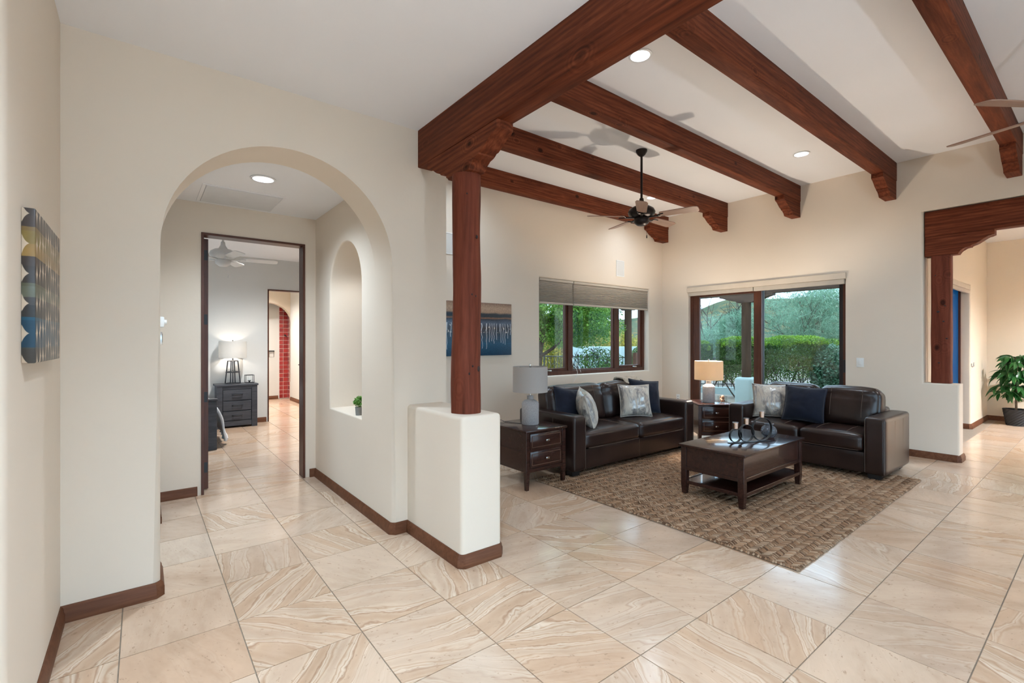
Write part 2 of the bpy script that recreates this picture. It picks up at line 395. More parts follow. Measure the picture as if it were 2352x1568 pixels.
# wall with the big arch
AC, AR, ASP = .785, .70, 2.02
poly = [(-.60, 0), (AC - AR, 0), (AC - AR, ASP)] + arc(AC, ASP, AR, PI, 0, 36)[1:-1] + [(AC + AR, ASP), (AC + AR, 0), (1.95, 0), (1.95, 3.90), (-.60, 3.90)]
bm = B(); prism(bm, poly, 'y', 3.36, 3.70, .035, lambda a, b: (AC - AR - .01 <= min(a[0], b[0]) and max(a[0], b[0]) <= AC + AR + .01 and not (a[1] == 0 and b[1] == 0) and max(a[1], b[1]) < 2.8), 3, False)
struct('wall_arch', bm, m_wall, 'cream plaster wall with a large rounded archway into the hall', 'wall', 40)
# thick wall between hall and living room with the arched pass-through niche
NY0, NY1, NZ0, NZT = 4.0, 4.86, .79, 2.38; nr = (NY1 - NY0) / 2; nc = (NY0 + NY1) / 2; NSP = NZT - nr
top = [(NY0, NSP)] + arc(nc, NSP, nr, PI, 0, 24)[1:-1] + [(NY1, NSP)]
polys = [[(3.70, 0), (NY0, 0), (NY0, NZ0), (NY0, NSP), (NY0, 3.9), (3.70, 3.9)],
         [(NY1, 0), (5.50, 0), (5.50, 3.9), (NY1, 3.9), (NY1, NSP), (NY1, NZ0)],
         [(NY0, 0), (NY1, 0), (NY1, NZ0), (NY0, NZ0)],
         [(NY0, 3.9)] + top + [(NY1, 3.9)]]
bm = panel(polys, 'x', 1.485, 1.95, .018, edge_in(NY0, NY1, NZ0, NZT))
struct('wall_hall_right', bm, m_wall, 'thick cream hall wall with a tall arched pass-through niche', 'wall', 40)
# half wall that carries the round post
bm = B(); box(bm, 1.61, 1.93, 2.58, 3.42, -.0, .968)
es = [e for e in bm.edges if max(v.co.z for v in e.verts) > .9 or (abs(e.verts[0].co.z - e.verts[1].co.z) > .5 and min(v.co.y for v in e.verts) < 2.6)]
bmesh.ops.bevel(bm, geom=es, offset=.028, segments=4, profile=.5, affect='EDGES')
struct('wall_half_foyer', bm, m_wall, 'white half-height plaster wall under the round wooden post', 'wall', 40)
# hall end wall with bedroom doorway
DX0, DX1, DZ = .445, 1.376, 2.49
bm = panel([[(-1.7, 0), (DX0, 0), (DX0, DZ), (DX0, 3.2), (-1.7, 3.2)], [(DX1, 0), (1.485, 0), (1.485, 3.2), (DX1, 3.2), (DX1, DZ)], [(DX0, DZ), (DX1, DZ), (DX1, 3.2), (DX0, 3.2)]], 'y', 5.35, 5.50)
struct('wall_hall_end', bm, m_wall, 'cream hall end wall around the tall bedroom doorway', 'wall')
bm = bx(-.12, .108, 4.69, 5.36, 0, 2.9, .02)
struct('wall_hall_left', bm, m_wall, 'short cream wall on the left inside the hall', 'wall', 40)
bm = panel([[(3.5, 0), (3.9, 0), (3.9, 3), (3.5, 3)], [(4.8, 0), (5.5, 0), (5.5, 3), (4.8, 3)], [(3.9, 0), (4.8, 0), (4.8, .2), (3.9, .2)], [(3.9, 2.4), (4.8, 2.4), (4.8, 3), (3.9, 3)]], 'x', -1.85, -1.7)
struct('wall_hall_alcove', bm, m_wall, 'plaster wall with a window in the side alcove off the hall', 'wall')
# window wall
WX0, WX1, WZ0, WZ1 = 4.655, 7.315, .932, 2.412
bm = panel([[(1.95, 0), (WX0, 0), (WX0, WZ0), (WX0, WZ1), (WX0, 3.9), (1.95, 3.9)], [(WX1, 0), (8.0, 0), (8.0, 3.9), (WX1, 3.9), (WX1, WZ1), (WX1, WZ0)],
            [(WX0, 0), (WX1, 0), (WX1, WZ0), (WX0, WZ0)], [(WX0, WZ1), (WX1, WZ1), (WX1, 3.9), (WX0, 3.9)]], 'y', 5.28, 5.52, .025, edge_in(WX0, WX1, WZ0, WZ1))
struct('wall_window', bm, m_wall, 'cream living room wall behind the three-seat sofa with the wide window', 'wall', 40)
# far wall with sliding door and the post-and-beam opening
SY0, SY1, SZ = 2.33, 4.735, 2.42
OY0, OY1, OZ = -1.6, 1.50, 3.085
polys = [[(5.52, 0), (SY1, 0), (SY1, SZ), (SY1, 3.9), (5.52, 3.9)], [(SY1, SZ), (SY0, SZ), (SY0, 3.9), (SY1, 3.9)],
         [(SY0, 0), (OY1, 0), (OY1, .94), (OY1, OZ), (OY1, 3.9), (SY0, 3.9), (SY0, SZ)],
         [(OY1, 0), (1.165, 0), (1.165, .94), (OY1, .94)],
         [(OY1, OZ), (OY0, OZ), (OY0, 3.9), (OY1, 3.9)], [(OY0, 0), (-4.2, 0), (-4.2, 3.9), (OY0, 3.9), (OY0, OZ)]]
bm = panel(polys, 'x', 7.72, 7.95, .022, lambda a, b: max(a[0], b[0]) < 1.52 and min(a[0], b[0]) > 1.1 and max(a[1], b[1]) < OZ + .01 and not (a[1] < .01 and b[1] < .01))
struct('wall_far', bm, m_wall, 'cream far wall with the patio slider and the post-and-beam opening', 'wall', 40)
# room beyond the opening
bm = panel([[(7.95, 0), (9.255, 0), (9.255, 2.39), (9.255, 3.5), (7.95, 3.5)], [(10.86, 0), (12.45, 0), (12.45, 3.5), (10.86, 3.5), (10.86, 2.39)], [(9.255, 2.39), (10.86, 2.39), (10.86, 3.5), (9.255, 3.5)]], 'y', 1.50, 1.72, .025, edge_in(9.255, 10.86, 0, 2.39))
struct('wall_side_room', bm, m_wallwarm, 'warm cream side-room wall with the glass door showing sky blue', 'wall', 40)
struct('wall_side_room_end', bx(12.45, 12.65, -1.9, 1.72, 0, 3.5), m_wallwarm, 'warm cream end wall behind the potted tree', 'wall')
struct('wall_side_room_back', bx(7.95, 12.65, -1.9, -1.7, 0, 3.5), m_wallwarm, 'plaster wall closing the side room at right', 'wall')
# behind the camera: glazed wall and entry walls
gx = [-2.2, .2, 2.6, 5.0, 7.4]; zt = 2.95
polys = [[(-4.2, 0), (gx[0], 0), (gx[0], zt), (gx[0], 3.9), (-4.2, 3.9)], [(gx[-1], 0), (7.95, 0), (7.95, 3.9), (gx[-1], 3.9), (gx[-1], zt)], [(gx[0], zt), (gx[-1], zt), (gx[-1], 3.9), (gx[0], 3.9)]]
struct('wall_patio_side', panel(polys, 'y', -4.2, -4.0), m_wall, 'plaster wall with patio glazing behind the camera', 'wall')
polys = [[(-4.2, 0), (-3.6, 0), (-3.6, 2.75), (-3.6, 3.5), (-4.2, 3.5)], [(.4, 0), (2.3, 0), (2.3, 3.5), (.4, 3.5), (.4, 2.75)], [(-3.6, 2.75), (.4, 2.75), (.4, 3.5), (-3.6, 3.5)]]
struct('wall_entry', panel(polys, 'x', -4.2, -4.0), m_wall, 'plaster entry wall behind the camera', 'wall')
struct('wall_entry_side', bx(-4.2, -.58, 2.10, 2.30, 0, 3.3), m_wall, 'plaster wall turning left behind the canvas wall', 'wall')
# bedroom and bath
BD0, BD1, BDZ = 1.812, 2.66, 2.412
bm = panel([[(-3, 0), (BD0, 0), (BD0, BDZ), (BD0, 3.2), (-3, 3.2)], [(BD1, 0), (3.2, 0), (3.2, 3.2), (BD1, 3.2), (BD1, BDZ)], [(BD0, BDZ), (BD1, BDZ), (BD1, 3.2), (BD0, 3.2)]], 'y', 9.56, 9.70)
struct('wall_bedroom_back', bm, m_wallbed, 'grey-white bedroom wall behind the nightstand', 'wall')
struct('wall_bedroom_right', bx(3.2, 3.4, 5.5, 9.7, 0, 3.2), m_wallbed, 'bedroom wall at right, out of view', 'wall')
bm = panel([[(5.5, 0), (6.3, 0), (6.3, 3.2), (5.5, 3.2)], [(8.9, 0), (9.7, 0), (9.7, 3.2), (8.9, 3.2)], [(6.3, 0), (8.9, 0), (8.9, .4), (6.3, .4)], [(6.3, 2.5), (8.9, 2.5), (8.9, 3.2), (6.3, 3.2)]], 'x', -3.2, -3.0)
struct('wall_bedroom_left', bm, m_wallbed, 'bedroom wall with a window, out of view', 'wall')
struct('wall_bedroom_front', bx(1.485, 3.4, 5.52, 5.60, 0, 3.2), m_wallbed, 'bedroom wall beside the doorway', 'wall')
BA_Y, BA_C, BA_R = 12.74, 2.455, .535; BA_SP = 2.41 - BA_R
poly = [(1.2, 0), (BA_C - BA_R, 0), (BA_C - BA_R, BA_SP)] + arc(BA_C, BA_SP, BA_R, PI, 0, 24)[1:-1] + [(BA_C + BA_R, BA_SP), (BA_C + BA_R, 0), (3.2, 0), (3.2, 3.0), (1.2, 3.0)]
bm = B(); prism(bm, poly, 'y', BA_Y, BA_Y + .22)
struct('wall_bath_arch', bm, m_wallwarm, 'peach bathroom wall with a white arched shower opening', 'wall', 40)
struct('wall_bath_right', bx(2.93, 3.2, 9.7, 12.74, 0, 3.0), m_wallbed, 'white bathroom side wall leading to the arch', 'wall')
struct('wall_bath_left', bx(1.0, 1.2, 9.7, 14.6, 0, 3.0), m_wallbed, 'bathroom wall at left, out of view', 'wall')
struct('wall_bath_back', bx(1.2, 3.2, 13.20, 13.40, 0, 3.0), m_wallbed, 'pale wall with the towel ring beyond the bathroom arch', 'wall')
struct('wall_shower', bx(2.995, 3.2, 12.96, 13.20, 0, 3.0), m_wallwarm, 'narrow return wall beside the red tiles', 'wall')

# ceilings with round holes for the recessed lamps
def ceiling_holes(x0, x1, y0, y1, z, holes, r, slab=.25):
    bm = B(); sq = r * 1.6
    xs = sorted({x0, x1} | {h[0] - sq for h in holes} | {h[0] + sq for h in holes}); ys = sorted({y0, y1} | {h[1] - sq for h in holes} | {h[1] + sq for h in holes})
    def hole(cx, cy):
        for h in holes:
            if abs(h[0] - cx) < sq * .999 and abs(h[1] - cy) < sq * .999: return h
    # merge nearly equal grid lines
    def dedupe(a):
        o = [a[0]]
        for q in a[1:]:
            if q - o[-1] > 1e-4: o.append(q)
        return o
    xs, ys = dedupe(xs), dedupe(ys); done = set()
    for i in range(len(xs) - 1):
        for j in range(len(ys) - 1):
            cx, cy = (xs[i] + xs[i + 1]) / 2, (ys[j] + ys[j + 1]) / 2; h = hole(cx, cy)
            if h is None:
                bm.faces.new([bm.verts.new(q) for q in ((xs[i], ys[j], z), (xs[i + 1], ys[j], z), (xs[i + 1], ys[j + 1], z), (xs[i], ys[j + 1], z))])
            elif h not in done:
                done.add(h); n = 32; a, b = [], []
                for k in range(n):
                    t = 2 * PI * (k + .5) / n; c, s = math.cos(t), math.sin(t); q = sq / max(abs(c), abs(s))
                    a.append(bm.verts.new((h[0] + r * c, h[1] + r * s, z))); b.append(bm.verts.new((h[0] + q * c, h[1] + q * s, z)))
                for k in range(n): bm.faces.new((a[k], a[(k + 1) % n], b[(k + 1) % n], b[k]))
                for sx in (-1, 1):
                    for sy in (-1, 1):
                        # close the square's corners
                        t0 = math.atan2(sy, sx) % (2 * PI); k = int(t0 / (2 * PI) * n - .5) % n
                        bm.faces.new((b[k], bm.verts.new((h[0] + sx * sq, h[1] + sy * sq, z)), b[(k + 1) % n]))
    box(bm, x0, x1, y0, y1, z + slab, z + slab + .08)
    return bm
CAN_R = .075
LIV = [(3.18, 2.38), (6.41, 2.40), (6.45, 4.60), (3.18, 4.60), (3.18, .12), (6.41, .12), (3.18, -2.1), (6.41, -2.1)]
FOY_FILL = [(.55, .95), (-1.6, .7), (.55, -1.4), (-1.8, -2.2)]  # unseen ceiling lamps added to brighten the foyer and arch wall
HAL = [(.775, 4.256)]
struct('ceiling_living', ceiling_holes(1.70, 7.95, -4.2, 5.5, 3.77, LIV, CAN_R), m_ceil, 'white living room ceiling above the wooden beams', 'ceiling')
struct('ceiling_foyer', ceiling_holes(-4.2, 1.72, -4.2, 3.40, 3.095, FOY_FILL, CAN_R), m_ceil, 'lower white foyer ceiling left of the main beam', 'ceiling')
struct('ceiling_hall', ceiling_holes(-1.85, 1.49, 3.70, 5.36, 2.77, HAL, CAN_R), m_ceil, 'white hall ceiling seen through the arch', 'ceiling')
struct('ceiling_side_room', ceiling_holes(7.95, 12.65, -1.9, 1.72, 3.3, [(10.6, -.8)], CAN_R), m_ceil, 'white ceiling of the side room', 'ceiling')
struct('ceiling_bedroom', ceiling_holes(-3.2, 3.4, 5.45, 9.75, 2.965, [(1.6, 8.0)], CAN_R), m_ceil, 'white bedroom ceiling', 'ceiling')
struct('ceiling_bath', ceiling_holes(1.0, 3.4, 9.65, 14.6, 2.8, [(2.2, 10.8), (2.0, 12.2)], CAN_R), m_ceil, 'white bathroom ceiling', 'ceiling')
struct('wall_above_beam', bx(1.715, 1.81, -4.1, 3.36, 3.095, 4.05), m_wall, 'plaster riser wall above the main beam', 'wall')

# baseboards
def basebd(name, path, label):
    o = struct(name, sweep(path, BASE), m_base, label, 'baseboard', 35); return o
basebd('baseboard_left', [(-.33, 1.9 + .25), (-.33, 3.36), (.06, 3.36), (.085, 3.385), (.085, 3.675)], 'brown baseboard along the left wall and arch pier')
basebd('baseboard_hall', [(DX1 + .045, 5.35), (1.485, 5.35), (1.485, 3.385), (1.51, 3.36), (1.61, 3.36), (1.61, 2.605), (1.635, 2.58), (1.905, 2.58), (1.93, 2.605), (1.93, 3.36)], 'brown baseboard from the bedroom door round the niche wall to the half wall')
basebd('baseboard_hall_end', [(.108, 4.70), (.108, 5.35), (DX0 - .03, 5.35)], 'short brown baseboard left of the bedroom door')
basebd('baseboard_far', [(7.72, SY0 - .02), (7.72, 1.19), (7.745, 1.165), (7.95, 1.165), (7.95, 1.40)], 'brown baseboard beside the loveseat and half wall')
basebd('baseboard_far_corner', [(1.95, 5.28), (7.72, 5.28), (7.72, SY1 + .02)], 'brown baseboard behind the three-seat sofa')
basebd('baseboard_side_room', [(10.86, 1.60), (10.86, 1.525), (10.885, 1.50), (12.45, 1.50), (12.45, -1.7)], 'brown baseboard behind the potted tree')
basebd('baseboard_bedroom', [(-1.0, 9.56), (BD0 - .02, 9.56)], 'brown baseboard beside the nightstand')
basebd('baseboard_bath', [(1.2, 13.20), (2.745, 13.20)], 'brown baseboard under the towel ring')
basebd('baseboard_bath_right', [(2.93, 12.70), (2.93, 9.75)], 'pale baseboard on the bathroom side wall')

# ------------------------------------------------------------------ FLOOR with tiles
floor = struct('floor', bx(-4.2, 12.65, -4.2, 14.6, -.12, -.004), m_grout, 'polished beige travertine tile floor laid in a square grid', 'floor')
TX, TY, TX0, TY0 = .4752, .484, .395, .392
gap = .0052
def tile_mesh():
    bm = B(); box(bm, -TX / 2 + gap / 2, TX / 2 - gap / 2, -TY / 2 + gap / 2, TY / 2 - gap / 2, -.011, 0)
    me = bpy.data.meshes.new('tile'); bm.to_mesh(me); bm.free(); me.materials.append(m_tile); return me
tm = tile_mesh(); cand, rest = [], []
for i in range(-10, 27):
    for j in range(-10, 30):
        x = TX0 + (i + .5) * TX; y = TY0 + (j + .5) * TY
        if not (-4.2 < x < 12.6 and -4.2 < y < 14.4): continue
        if y > 5.5 and x > 3.3: continue
        if x > 7.95 and not (-1.8 < y < 1.5): continue
        w = CA * x + SA * y
        vis = False; size = 0
        if w > .6:
            px, py, _ = proj(x, y, 0)
            vis = -120 < px < 2480 and py < 1720; size = 1 / w ** 3
            if 3.5 < x < 6.2 and 1.5 < y < 3.5: vis = False            # under the rug
            if x > 1.7 and y > 3.5 and x < 2.9: vis = vis and y < 5.3
            if x < -.45 or (3.35 < y < 5.4 and x < .0) or (y > 5.4 and (x > 2.9 or x < .2)): vis = False
            if 1.5 < x < 1.95 and y > 3.4: vis = False
        (cand if vis else rest).append((size, x, y))
cand.sort(reverse=True); rest += cand[300:]
for _, x, y in cand[:300]:
    o = bpy.data.objects.new('tile', tm); COL.objects.link(o); o.parent = floor; o.location = (x, y, random.uniform(-.0004, .0004))
bm = B()
for _, x, y in rest:
    box(bm, x - TX / 2 + gap / 2, x + TX / 2 - gap / 2, y - TY / 2 + gap / 2, y + TY / 2 - gap / 2, -.011, 0)
o = link('distant_tiles', bm, m_tile, floor); o['kind'] = 'stuff'

# ------------------------------------------------------------------ BEAMS, POSTS
GB = 'dark stained ceiling beams of the living room'
def beam_obj(name, L, w, h, bev=.008):
    return bx(0, L, 0, w, 0, h, bev)
# main beam: local x runs towards the camera
mb = thing('main_beam', 'massive reddish-brown beam running overhead from the arch wall toward the camera', 'beam', (1.695, 3.36, 2.805), -PI / 2)
link('timber', bx(0, 7.4, 0, .128, 0, .292, .008), m_beam, mb, 30)
def scroll(x0, h, ztop=0.0, L=.455):
    """stepped scroll (cyma, fillet, cove) of a corbel in (x,z), from the free end x0 inwards"""
    p = [(x0, ztop), (x0, ztop - .24 * h)]
    for k in range(0, 11):
        t = k / 10; e = t * t * (3 - 2 * t); p.append((x0 + .012 + L * .40 * t, ztop - h * (.26 + .37 * e)))
    p.append((x0 + L * .44, ztop - .64 * h)); p.append((x0 + L * .44, ztop - .70 * h))
    for k in range(1, 8):
        t = k / 7 * PI / 2; p.append((x0 + L * (.44 + .24 * math.sin(t)), ztop - h * (.70 + .30 * (1 - math.cos(t)))))
    return p
def main_corbel(half=.445, h=.22, L=.455):
    p = scroll(-half, h, 0, L); return p + [(-a, b) for a, b in p[::-1]]
bm = B(); prism(bm, [(x + .60, z) for x, z in main_corbel()], 'y', .0, .128, .005, lambda a, b: True, 1)
link('corbel', bm, m_beam, mb, 30)
# round post on the half wall
bm = B(); n = 40; rings = []
for k in range(25):
    z = k / 24 * 1.617
    rings.append([bm.verts.new(((.098 + .010 * noise.noise((math.cos(a) * 1.2, math.sin(a) * 1.2, z * 1.7)) + .004 * noise.noise((math.cos(a) * 3, math.sin(a) * 3, z * 5 + 9)) + (.004 if z < .5 else 0)) * math.cos(a), (.098 + .010 * noise.noise((math.cos(a) * 1.2, math.sin(a) * 1.2, z * 1.7)) + .004 * noise.noise((math.cos(a) * 3, math.sin(a) * 3, z * 5 + 9)) + (.004 if z < .5 else 0)) * math.sin(a), z)) for a in [2 * PI * i / n for i in range(n)]])
for a, b in zip(rings[:-1], rings[1:]):
    for i in range(n): bm.faces.new((a[i], a[(i + 1) % n], b[(i + 1) % n], b[i]))
bm.faces.new(rings[0][::-1]); bm.faces.new(rings[-1])
po = link('round_post', bm, m_post, None, 60, (1.758, 2.755, .968)); tag(po, 'round reddish-brown log post standing on the foyer half wall', 'post')
m_knot = M('dark_knot', (.02, .007, .005), .6)
def knot(parent, mat4):
    q = B(); bmesh.ops.create_uvsphere(q, u_segments=8, v_segments=5, radius=1, matrix=mat4); link('knot', q, m_knot, parent, 60)
for a, z, r in ((-1.15, .30, .020), (-1.95, .27, .010), (-1.35, 1.19, .013), (-1.75, .80, .007), (-1.45, .79, .007), (-2.1, 1.47, .009), (-1.7, .32, .008)):
    knot(po, Matrix.Translation((.0985 * math.cos(a), .0985 * math.sin(a), z)) @ Matrix.Rotation(a, 4, 'Z') @ Matrix.Diagonal((.006, r * .75, r, 1)))
# secondary beams
names = ['against the window wall', 'left of the ceiling fan in front of the sofa', 'right of the ceiling fan, over the coffee table', 'over the loveseat, third from the window wall', 'near the right edge of the picture', 'out of view at right', 'farthest out of view at right']
for k, yr in enumerate([5.14, 4.01, 2.90, 1.762, .645, -.48, -1.61]):
    t = thing('ceiling_beam', 'dark stained ceiling beam with carved corbel ' + names[k], 'beam', (1.80, yr, 3.535), 0, GB)
    link('timber', bx(0, 5.93, 0, .130, 0, .245, .007), m_beam, t, 30)
    bm = B(); p = scroll(5.35, .235) + [(5.92, -.235), (5.92, 0)]
    prism(bm, p, 'y', .004, .126, .004, lambda a, b: True, 1); link('corbel', bm, m_beam, t, 30)
# header over the opening at right with corbel and post
hb = thing('header_beam', 'brown header beam with scrolled corbel over the opening at right', 'beam', (7.915, 1.492, 2.76), -PI / 2)
link('timber', bx(0, 3.05, -.165, 0, 0, .315, .006), m_beam, hb, 30)
p = [(-x, z) for x, z in scroll(-.62, .245)] + [(0, -.245), (0, 0)]
bm = B(); prism(bm, p, 'y', -.16, -.005, .004, lambda a, b: True, 1); link('corbel', bm, m_beam, hb, 30)
bm = B(); rings = []
for k in range(17):
    z = k / 16 * 1.573; ring = []
    for (sx, sy, c) in [(1, 1, 0), (-1, 1, 1), (-1, -1, 2), (1, -1, 3)]:
        for q in range(4):
            a = c * PI / 2 + q / 3 * PI / 2; wob = .004 * noise.noise((sx * 2, sy * 2, z * 2.5))
            ring.append(bm.verts.new(((.055 + wob) * sx + .033 * math.cos(a), (.058 + wob) * sy + .035 * math.sin(a), z)))
    rings.append(ring)
for a, b in zip(rings[:-1], rings[1:]):
    for i in range(16): bm.faces.new((a[i], a[(i + 1) % 16], b[(i + 1) % 16], b[i]))
bm.faces.new(rings[0][::-1]); bm.faces.new(rings[-1])
po2 = link('square_post', bm, m_post, None, 50, (7.835, 1.343, .942)); tag(po2, 'squared brown wooden post on the half wall in the opening at right', 'post')
for y, z, r in ((.02, .88, .016), (-.045, .95, .011), (-.03, .76, .012), (-.06, .55, .011), (.012, .25, .011), (.045, 1.33, .008)):
    knot(po2, Matrix.Translation((-.0885, y, z)) @ Matrix.Diagonal((.004, r, r * .8, 1)))

# ------------------------------------------------------------------ RECESSED LAMPS
m_lens = emit_mat('lamp_lens', (1, .97, .92), 6.0); m_trim = M('lamp_trim', (.75, .75, .75), .3, .02); m_cup = M('lamp_cup', (.72, .72, .72), .25, .02, 8, .4)
def can_proto():
    t = thing('recessed_light', '', 'light')
    bm = B(); lathe(bm, [(.074, .0), (.094, -.003), (.094, -.006), (.076, -.008), (.074, -.004)], 32, closed=True); link('trim_ring', bm, m_trim, t, 40)
    bm = B(); lathe(bm, [(.0742, -.004), (.068, .06), (.062, .075)], 32); link('reflector', bm, m_cup, t, 60)
    bm = B(); lathe(bm, [(.064, .07), (0, .066)], 32); link('lens', bm, m_lens, t, 60)
    return t
can = can_proto(); first = True
def place_can(x, y, z, label, power=None, col=WARM, spread=2.5):
    global first
    t = can if first else dup(can); first = False
    t.location = (x, y, z); t['label'] = label; t['category'] = 'light'; t['group'] = 'recessed ceiling lights'
    l = bpy.data.lights.new('can_lamp', 'SPOT'); l.energy = power or CAN_W; l.color = col; l.shadow_soft_size = .06; l.spot_size = spread; l.spot_blend = .9
    o = bpy.data.objects.new('can_lamp', l); COL.objects.link(o); o.parent = t; o.location = (0, 0, .035)
np0 = thing('niche_light', 'small puck light in the crown of the arched niche', 'light', (1.718, nc, NZT))
bm = B(); lathe(bm, [(0, .0), (.045, .0), (.045, -.012), (.036, -.016), (0, -.016)], 24); link('trim_ring', bm, m_trim, np0, 40)
bm = B(); lathe(bm, [(0, -.0175), (.032, -.0165)], 24); link('lens', bm, m_lens, np0, 60)
l = bpy.data.lights.new('niche_lamp', 'SPOT'); l.energy = 5.5; l.color = (.92, .97, 1.0); l.shadow_soft_size = .02; l.spot_size = 2.3; l.spot_blend = .6; o = bpy.data.objects.new('niche_lamp', l); COL.objects.link(o); o.parent = np0; o.location = (0, 0, -.045)
labs = ['round recessed light nearest the camera, beside the main beam', 'round recessed light above the loveseat', 'round recessed light seen past the fan rod', 'recessed light hidden behind beams over the end table', 'recessed light out of view at right, near', 'recessed light out of view at right, far', 'recessed light far out of view, near', 'recessed light far out of view, far']
for (x, y), lb in zip(LIV, labs): place_can(x, y, 3.77, lb, CAN_W * (.28 if y > 4 else .30))
for k, (x, y) in enumerate(FOY_FILL): place_can(x, y, 3.095, 'added recessed fill light in the unseen foyer ceiling, ' + ['just overhead', 'over the left', 'over the right', 'by the entry'][k], CAN_W * 1.45)
place_can(*HAL[0], 2.77, 'round recessed light in the hall ceiling through the arch', CAN_W * .95)
place_can(1.6, 8.0, 2.965, 'recessed bedroom light, out of view', CAN_W * 2.6, (.97, .98, .98)); place_can(2.2, 10.8, 2.8, 'recessed bathroom light, out of view', CAN_W * 1.9, (1, .88, .76)); place_can(2.0, 12.2, 2.8, 'recessed bathroom light before the arch, out of view', CAN_W * 1.8, (1, .92, .84))
place_can(10.6, -.8, 3.3, 'recessed side-room light, out of view', CAN_W * 11, (.92, .95, 1.0))

# ------------------------------------------------------------------ DOORS AND WINDOWS
# bedroom doorway: slim brown jambs, door swung in so only its hinge edge shows
d1 = thing('door_1', 'tall brown bedroom door frame with the door swung open', 'door', (DX0, 5.35, 0)); d1['kind'] = 'structure'
W = DX1 - DX0
link('jamb', bx(0, .022, -.012, .15, 0, DZ - .022, .002), m_frame, d1); link('jamb', bx(W - .022, W, -.012, .15, 0, DZ - .022, .002), m_frame, d1)
link('head_jamb', bx(0, W, -.012, .15, DZ - .022, DZ, .002), wood_mat('door_head_wood', (.050, .018, .011), (.095, .034, .020), (.13, .05, .03), 'x', .35, False), d1)
dl = link('door_leaf', bx(.028, .072, .155, 1.05, .012, DZ - .03, .003), m_frame, d1)
for z in (.17, .86, 1.62, 2.25):
    link('hinge', bx(.034, .066, .1535, .156, z, z + .10, .0008), m_black, dl)
# bathroom doorway in the bedroom wall
d2 = thing('door_2', 'thin dark frame of the bathroom doorway beyond the bedroom', 'door', (BD0, 9.56, 0)); d2['kind'] = 'structure'
W = BD1 - BD0
link('jamb', bx(0, .022, -.01, .14, 0, BDZ - .02), m_frame, d2); link('jamb', bx(W - .022, W, -.01, .14, 0, BDZ - .02), m_frame, d2); link('head_jamb', bx(0, W, -.01, .14, BDZ - .02, BDZ), m_frame, d2)
lf = link('door_leaf', bx(W - .07, W - .03, .15, .95, .01, BDZ - .03), m_white, d2)
hd = B(); tube(hd, [(W - .07, .85, .98), (W - .11, .85, .98), (W - .12, .76, .98)], .009); link('handle', hd, m_black, lf, 60)
# living room window: three casements in brown frames
w1 = thing('window_1', 'wide three-pane brown window behind the sofa', 'window', (WX0, 5.43, WZ0)); w1['kind'] = 'structure'
WW, WH = WX1 - WX0, WZ1 - WZ0
fr = [bx(0, WW, -.045, .05, 0, .06, .004), bx(0, WW, -.045, .05, WH - .06, WH, .004), bx(0, .05, -.045, .05, .06, WH - .06, .004), bx(WW - .05, WW, -.045, .05, .06, WH - .06, .004)]
for b in fr: link('frame', b, m_frame, w1)
mul = [(.70, .80), (1.83, 1.93)]
for a, b in mul: link('mullion', bx(a, b, -.045, .05, .06, WH - .06, .004), m_frame, w1)
panes = [(.05, .70), (.80, 1.83), (1.93, WW - .05)]
for k, (a, b) in enumerate(panes):
    s = .045 if k != 1 else .018
    sash = B()
    for q in ((a, a + s, .06, WH - .06), (b - s, b, .06, WH - .06)): box(sash, q[0], q[1], -.02, .035, q[2], q[3], .003)
    box(sash, a + s, b - s, -.02, .035, .06, .06 + s, .003); box(sash, a + s, b - s, -.02, .035, WH - .06 - s, WH - .06, .003)
    so = link('sash', sash, m_frame, w1)
    link('pane', bx(a + s, b - s, .004, .010, .06 + s, WH - .06 - s), m_glass, so)
    if k != 1:
        cr = bx((a + b) / 2 + (.1 if k == 2 else -.1) - .05, (a + b) / 2 + (.1 if k == 2 else -.1) + .05, -.06, -.02, .062, .084, .005); link('crank', cr, m_chrome, so, 40)
lk = B(); tube(lk, [(.775, -.05, .14), (.775, -.065, .2), (.775, -.05, .26)], .009); link('latch', lk, m_chrome, w1, 60)
# cellular shades (left narrow, right wide), drawn up a third
def cell_shade(x0, x1, label):
    t = thing('cellular_shade', label, 'shade', (x0, 5.325, WZ1 - .005), 0, 'taupe pleated window shades')
    w = x1 - x0
    link('head_rail', bx(0, w, -.035, .03, -.035, 0, .005), m_valance, t)
    n = 13; bm = B(); ht = .315; zs = []
    for k in range(n * 2 + 1): zs.append((-.036 - ht * (k / (n * 2)) ** .82, -.028 if k % 2 else -.008))
    fr_, bk = [], []
    for z, y in zs: fr_.append((bm.verts.new((.004, y, z)), bm.verts.new((w - .004, y, z)))); bk.append((bm.verts.new((.004, .02 - y * .0 + (.02 if y < -.02 else 0), z)), bm.verts.new((w - .004, .02 + (.02 if y < -.02 else 0), z))))
    for a, b in zip(fr_[:-1], fr_[1:]): bm.faces.new((a[0], a[1], b[1], b[0]))
    for a, b in zip(bk[:-1], bk[1:]): bm.faces.new((a[1], a[0], b[0], b[1]))
    for L in (0, 1):
        for (a, b), (c, d) in zip(zip(fr_[:-1], fr_[1:]), zip(bk[:-1], bk[1:])): bm.faces.new((a[L], b[L], d[L], c[L]))
    link('pleats', bm, m_shade, t)
    link('bottom_rail', bx(0, w, -.03, .03, -.378, -.352, .006), m_valance, t)
    return t
s1 = cell_shade(WX0 + .01, 5.372, 'narrow taupe pleated shade over the left pane of the sofa window')
s2 = cell_shade(5.385, WX1 - .01, 'wide taupe pleated shade over the middle and right panes of the sofa window')
cd = B(); tube(cd, smooth_path([(0, .0, 0), (.0, -.0, -.45), (.005, 0, -.78)]), .0015, 5); c0 = link('pull_cord', cd, m_black, s2, None, (.22 - .13, -.03, -.37))
